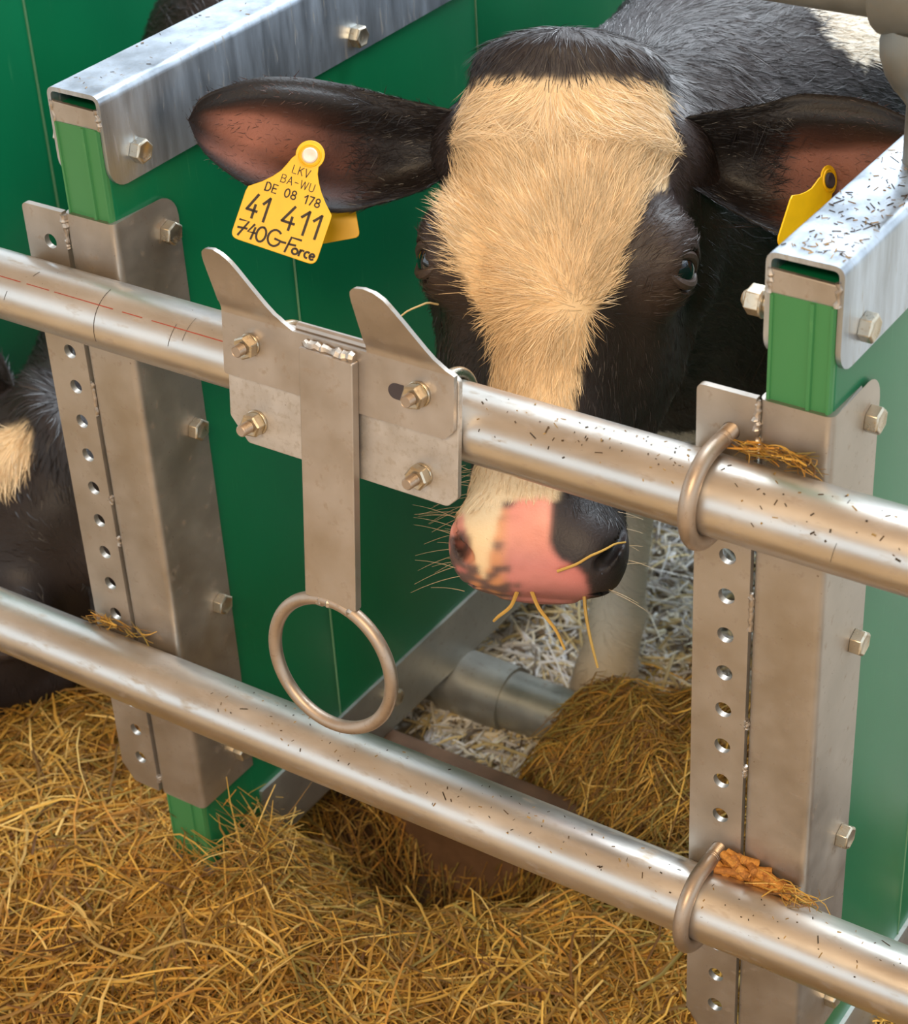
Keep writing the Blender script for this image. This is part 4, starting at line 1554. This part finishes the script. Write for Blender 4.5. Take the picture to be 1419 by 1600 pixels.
def strands(r, x, y, zf, N, L, W_, pal, pw, tilt=0.18, off=(-14, 12), K=6, curl=0.8, az=None):
    """N bent ribbons lying on the surface zf; returns V, tris-as-quads and colours"""
    th = r.uniform(0, 2 * math.pi, N) if az is None else az
    kap = r.normal(0, curl, N)
    kink = r.integers(1, K - 1, N)
    kv = r.normal(0, 0.5, N) * (r.random(N) < 0.45)
    ti = r.normal(0, tilt, N)
    zo = r.uniform(off[0], off[1], N)
    arch = r.normal(0.04, 0.06, N)
    s = np.linspace(-0.5, 0.5, K)
    px, py, tx, ty = np.zeros((N, K)), np.zeros((N, K)), np.zeros((N, K)), np.zeros((N, K))
    for i in range(K):
        a = th + kap * s[i] + kv * (i > kink)
        tx[:, i], ty[:, i] = np.cos(a), np.sin(a)
        if i:
            px[:, i] = px[:, i - 1] + tx[:, i] * L / (K - 1)
            py[:, i] = py[:, i - 1] + ty[:, i] * L / (K - 1)
    px += (x - px.mean(1))[:, None]
    py += (y - py.mean(1))[:, None]
    ct = zf(x, y)
    pz = 0.65 * zf(px, py) + 0.35 * ct[:, None] + zo[:, None] + (ti * L)[:, None] * s + (arch * L)[:, None] * (1 - 4 * s * s)
    P = np.stack([px, py, pz], -1)
    T = np.gradient(P, axis=1)
    T /= np.linalg.norm(T, axis=2, keepdims=True)
    up = np.zeros_like(T)
    ro = r.normal(0, 0.7, N)
    up[..., 2] = 1
    sd = np.cross(T, up)
    sd /= np.maximum(np.linalg.norm(sd, axis=2, keepdims=True), 1e-6)
    nn = np.cross(sd, T)
    sd2 = sd * np.cos(ro)[:, None, None] + nn * np.sin(ro)[:, None, None]
    n2 = np.cross(sd2, T)
    taper = np.array([0.75] + [1.0] * (K - 2) + [0.45])
    w = (W_ / 2)[:, None, None] * taper[None, :, None]
    A = P - sd2 * w
    B = P + sd2 * w
    C_ = P + n2 * w * 0.75
    V = np.stack([A, C_, B], 2).reshape(-1, 3)             # N, K, 3 points across
    base = np.arange(N) * K * 3
    Q = []
    for i in range(K - 1):
        for j in (0, 1):
            o = i * 3 + j
            Q.append(np.stack([base + o, base + o + 1, base + o + 4, base + o + 3], 1))
    ci = r.choice(len(pal), N, p=np.array(pw) / np.sum(pw))
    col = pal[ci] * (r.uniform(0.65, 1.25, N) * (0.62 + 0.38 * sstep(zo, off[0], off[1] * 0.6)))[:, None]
    return V, np.concatenate(Q), np.repeat(col, K * 3, 0)


def join(parts):
    k, V, Q, Cc = 0, [], [], []
    for v, q, c in parts:
        V.append(v)
        Q.append(q + k)
        Cc.append(c)
        k += len(v)
    return np.concatenate(V), np.concatenate(Q), np.concatenate(Cc).clip(0.005, 1)


r = np.random.default_rng(21)
# hay: a matted core, gap shade painted into its dark colour, and loose stalks
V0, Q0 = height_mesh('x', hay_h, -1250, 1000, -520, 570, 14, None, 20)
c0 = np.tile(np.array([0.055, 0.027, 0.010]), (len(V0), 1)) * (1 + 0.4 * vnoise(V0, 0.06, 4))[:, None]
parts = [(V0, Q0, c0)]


def scatter(n, x0, x1, y0, y1):
    return r.uniform(x0, x1, n), r.uniform(y0, y1, n)


PW = [5, 5, 4, 3, 3, 2.2, 1.6, 2.2]
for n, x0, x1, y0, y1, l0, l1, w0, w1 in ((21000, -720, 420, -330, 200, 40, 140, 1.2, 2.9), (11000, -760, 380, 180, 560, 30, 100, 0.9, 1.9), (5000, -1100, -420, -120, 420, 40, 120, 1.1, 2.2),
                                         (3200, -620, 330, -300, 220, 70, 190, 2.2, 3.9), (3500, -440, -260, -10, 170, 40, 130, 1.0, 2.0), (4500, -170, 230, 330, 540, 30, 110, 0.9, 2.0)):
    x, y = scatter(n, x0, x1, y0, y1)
    parts.append(strands(r, x, y, hay_h, n, r.uniform(l0, l1, n), r.uniform(w0, w1, n), PAL_HAY, PW if y0 < 180 else [2, 2.5, 4, 1.5, 4, 5, 4, 1.5], tilt=0.22))  # the rear stalks take darker tones, the heap's shade put into their colour
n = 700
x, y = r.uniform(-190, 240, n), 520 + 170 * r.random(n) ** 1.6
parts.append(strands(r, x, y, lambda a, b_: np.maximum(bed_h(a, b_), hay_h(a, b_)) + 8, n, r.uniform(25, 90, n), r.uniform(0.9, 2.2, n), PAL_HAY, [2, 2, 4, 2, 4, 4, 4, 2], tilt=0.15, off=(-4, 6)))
# upright wisps at the foot of the left divider
n = 260
x, y = r.uniform(-395, -285, n), r.uniform(20, 120, n)
parts.append(strands(r, x, y, lambda a, b_: hay_h(a, b_) + 22, n, r.uniform(50, 120, n), r.uniform(1.0, 2.0, n), PAL_HAY, PW, tilt=0.9, off=(0, 25)))
V, Q, Cc = join(parts)
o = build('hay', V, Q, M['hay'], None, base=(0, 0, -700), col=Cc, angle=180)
tag(o, 'loose golden brown hay heaped along the feed fence in front of the sill', 'hay', kind='stuff')

V0, Q0 = height_mesh('x', bed_h, -1100, 1000, 540, 2200, 25, None, 6)
c0 = np.tile(np.array([0.42, 0.37, 0.31]), (len(V0), 1)) * (1 + 0.4 * vnoise(V0, 0.05, 4))[:, None]
parts = [(V0, Q0, c0)]
for n, x0, x1, y0, y1, l0, l1, w0, w1 in ((9000, -400, 320, 440, 1200, 10, 45, 2.5, 7.0), (1800, -400, 320, 440, 1200, 50, 140, 2.5, 4.5), (2500, -1000, 700, 440, 2000, 20, 80, 3, 7), (1500, -345, -90, 370, 500, 8, 40, 2, 6)):
    x, y = scatter(n, x0, x1, y0, y1)
    parts.append(strands(r, x, y, bed_h, n, r.uniform(l0, l1, n), r.uniform(w0, w1, n), PAL_BED, [4, 4, 2.2, 2, 2, 1.8, 3], tilt=0.16, off=(-4, 9), K=4, curl=0.4))
V, Q, Cc = join(parts)
o = build('bedding', V, Q, M['bedding'], None, base=(0, 800, -720), col=Cc, angle=180)
tag(o, 'pale chopped straw bedding on the pen floor behind the cow\'s muzzle', 'bedding', kind='stuff')

# ------------------------------------------------------------------ feed pellets caught between the lower rail and the right post
pel = None
spots = []
for layer, (n, y0, y1, z0, x0, x1) in enumerate(((11, 15, 24, 0, XR + 4, XR + 80), (9, 16, 25, 6.6, XR + 8, XR + 66), (6, 18, 26, 13, XR + 10, XR + 48), (3, 21, 26, 19, XR + 12, XR + 32))):
    for i in range(n):
        x = x0 + (x1 - x0) * (i + 0.5) / n + r.normal(0, 1.5)
        y = r.uniform(y0, y1)
        zt = Z_BOT + math.sqrt(max(0, 30 ** 2 - min(y, 29) ** 2)) + 4.5 + z0
        spots.append((x, y, zt))
for i, (x, y, z) in enumerate(spots):
    if i < 2:
        L_ = 18.5
        rr = 3.7
        prof = [(-L_ / 2, rr * 0.80), (-L_ / 2 + 0.7, rr), (-2, rr * 1.03), (2, rr * 0.97), (L_ / 2 - 0.7, rr), (L_ / 2, rr * 0.72)]
        v_, f_ = lathe((0, 0, 0), (1, 0, 0), prof, 12)
        v_ = np.array(v_) + rng.normal(0, 0.16, (len(v_), 3))
        o = build('feed_pellet', v_, f_, M['pellet' if i == 0 else 'pellet2'])
        pel = [o] if i == 0 else pel + [o]
    else:
        o = pel[i % 2].copy()
        COL.objects.link(o)
    o.location = (x * S, y * S, z * S)
    o.rotation_euler = (r.normal(0, 0.4), r.normal(0.05, 0.22), r.normal(0, 0.38))
    s_ = r.uniform(0.75, 1.1)
    o.scale = (s_ * r.uniform(0.7, 1.2), s_, s_)
    tag(o, 'orange brown feed pellet in the little pile behind the lower U-bolt', 'feed pellet', 'feed pellets on the lower rail')


# ------------------------------------------------------------------ single stalks and chaff
def stalk(pts, w, colr, label):
    P = np.array(pts, float)
    t = np.linspace(0, 1, len(P))
    tt = np.linspace(0, 1, 14)
    Q_ = np.c_[[pchip(tt, t, P[:, k]) for k in range(3)]].T
    mb = MB().add(*tube(Q_, np.linspace(w, w * 0.6, 14), 6), col=colr)
    o = mb.build('hay_stalk', M['hay'], None, base=tuple(P[0]))
    return tag(o, label, 'hay stalk')


def on_tube(x, deg, zc, lift=1.0, rr=30):
    q = math.radians(deg)
    return (x, -(rr + lift) * math.cos(q), zc + (rr + lift) * math.sin(q))


GOLD, TAN, BRN = (0.62, 0.38, 0.09), (0.66, 0.50, 0.24), (0.12, 0.07, 0.03)


def chaff(name, label, gen, n, lmin, lmax, w0, w1, pal):
    """tiny bits lying on a surface: gen(n) -> centre, two tangents"""
    Cn, T1, T2, Nn = gen(n)
    L_ = r.uniform(lmin, lmax, n)[:, None] * (1 + 1.5 * (r.random(n) < 0.08))[:, None]
    w = r.uniform(w0, w1, n)[:, None]
    q = r.uniform(0, math.pi, n)[:, None]
    D = T1 * np.cos(q) + T2 * np.sin(q)
    E_ = -T1 * np.sin(q) + T2 * np.cos(q)
    V = np.stack([Cn - D * L_ / 2 - E_ * w / 2, Cn + D * L_ / 2 - E_ * w / 2, Cn + D * L_ / 2 + E_ * w / 2, Cn - D * L_ / 2 + E_ * w / 2,
                  Cn + Nn * w * 0.5 - D * L_ * 0.4, Cn + Nn * w * 0.5 + D * L_ * 0.4], 1).reshape(-1, 3)
    b0 = np.arange(n) * 6
    Q_ = np.concatenate([np.stack([b0 + k for k in f], 1) for f in ((0, 1, 5, 4), (3, 4, 5, 2))])
    col = pal[r.integers(0, len(pal), n)] * r.uniform(0.7, 1.2, n)[:, None]
    o = build(name, V, Q_, M['hay'], None, col=np.repeat(col, 6, 0).clip(0.004, 1), base=tuple(Cn.mean(0)), angle=180)
    return tag(o, label, 'chaff', kind='stuff')


def flat_gen(x0, x1, y0, y1, z):
    def f(n):
        y = y0 + (y1 - y0) * r.random(n) ** 1.3
        return np.c_[r.uniform(x0, x1, n), y, np.full(n, z)], np.tile([1.0, 0, 0], (n, 1)), np.tile([0, 1.0, 0], (n, 1)), np.tile([0, 0, 1.0], (n, 1))
    return f


def tube_gen(x0, x1, zc, d0, d1, clump=None):
    def f(n):
        x = r.uniform(x0, x1, n) if clump is None else r.normal(clump[0], clump[1], n)
        q = np.radians(r.uniform(d0, d1, n))
        N2 = np.c_[np.zeros(n), -np.cos(q), np.sin(q)]
        return np.c_[x, np.zeros(n), np.full(n, zc)] + N2 * 30.1, np.tile([1.0, 0, 0], (n, 1)), np.c_[np.zeros(n), np.sin(q), np.cos(q)], N2
    return f


PAL_CH = np.array([[0.05, 0.032, 0.018], [0.11, 0.065, 0.03], [0.30, 0.18, 0.06], [0.40, 0.25, 0.08], [0.07, 0.05, 0.03]])
chaff('chaff', 'fine dark chaff strewn on top of the right top channel', flat_gen(XR + 24, XR + 73, 45, 330, 254.1), 230, 1, 7, 0.5, 1.4, PAL_CH)
chaff('chaff', 'sparse specks of dirt on top of the left top channel', flat_gen(XL + 24, XL + 73, 45, 600, 254.1), 40, 2, 5, 0.4, 1.0, PAL_CH)
chaff('chaff', 'scattered hay specks on the upper rail between holder and right post', tube_gen(55, 235, Z_TOP, 25, 100), 70, 0.8, 3, 0.5, 1.4, PAL_CH)
chaff('chaff', 'hay specks on the upper rail at the right edge of the photo', tube_gen(255, 420, Z_TOP, 10, 95), 45, 1, 5, 0.5, 1.6, PAL_CH)
chaff('chaff', 'scattered hay specks on the lower rail left of the pellets', tube_gen(-260, 235, Z_BOT, 30, 105), 110, 0.8, 4, 0.5, 1.3, PAL_CH)
chaff('chaff', 'hay specks on the lower rail right of the pellets', tube_gen(255, 440, Z_BOT, 30, 105), 40, 0.8, 4, 0.5, 1.3, PAL_CH)

# wisps lodged behind the rails
def wisp(label, x0, x1, y, z, n, l0, l1):
    xx = r.uniform(x0, x1, n)
    yy = np.full(n, y) + r.normal(0, 2.5, n)
    v, q, c = strands(r, xx, yy, lambda a, b_: np.full(np.shape(a), z, float), n, r.uniform(l0, l1, n), r.uniform(0.7, 1.5, n), PAL_HAY, PW, tilt=0.25, off=(-3, 7), az=r.normal(0, 0.35, n) + math.pi * (r.random(n) < 0.5), curl=1.6)
    # keep the wisp in the gap before the plate
    v[:, 1] = np.clip(v[:, 1], 2, 28)
    v[:, 2] = np.maximum(v[:, 2], z - 6 + 0 * v[:, 2])
    o = build('hay_wisp', v, q, M['hay'], None, base=((x0 + x1) / 2, y, z), col=c.clip(0.005, 1), angle=180)
    return tag(o, label, 'hay', kind='stuff')


wisp('greenish hay wisp lodged on the upper rail against the right post', XR + 12, XR + 68, 20, Z_TOP + 30, 70, 14, 40)
wisp('small hay wisp lodged on the lower rail against the left post', XL - 22, XL + 45, 21, Z_BOT + 27, 40, 14, 36)
wisp('thin hay wisp trailing right of the feed pellets on the lower rail', XR + 50, XR + 96, 14, Z_BOT + 31, 26, 20, 50)

hp = lambda *q: tuple(W1(np.array(q, float)))
stalk([hp(-97, -26, -24), hp(-106, -27, -10), hp(-118, -34, -2), hp(-130, -46, 2), hp(-141, -60, 4)], 1.0, TAN, 'curved pale hay stalk sticking to the cow\'s cheek above the holder')
stalk([hp(20, -246, 8), hp(36, -239, 12), hp(50, -230, 14), hp(64, -222, 4), hp(74, -219, -12)], 1.3, GOLD, 'golden hay stalk lying across the dark side of the muzzle')
stalk([hp(-14, -262, -18), hp(-18, -276, -12), hp(-30, -288, -14), hp(-34, -292, -20)], 2.0, GOLD, 'short golden hay stalk hanging from the left of the mouth')
stalk([hp(-4, -262, -16), hp(6, -280, -10), hp(20, -296, -10), hp(28, -312, -14)], 1.9, GOLD, 'bent golden hay stalk hanging from the middle of the mouth')
stalk([hp(40, -256, -24), hp(44, -282, -18), hp(50, -306, -18), hp(56, -326, -22)], 1.7, (0.55, 0.36, 0.10), 'straight golden hay stalk hanging from the right of the mouth')
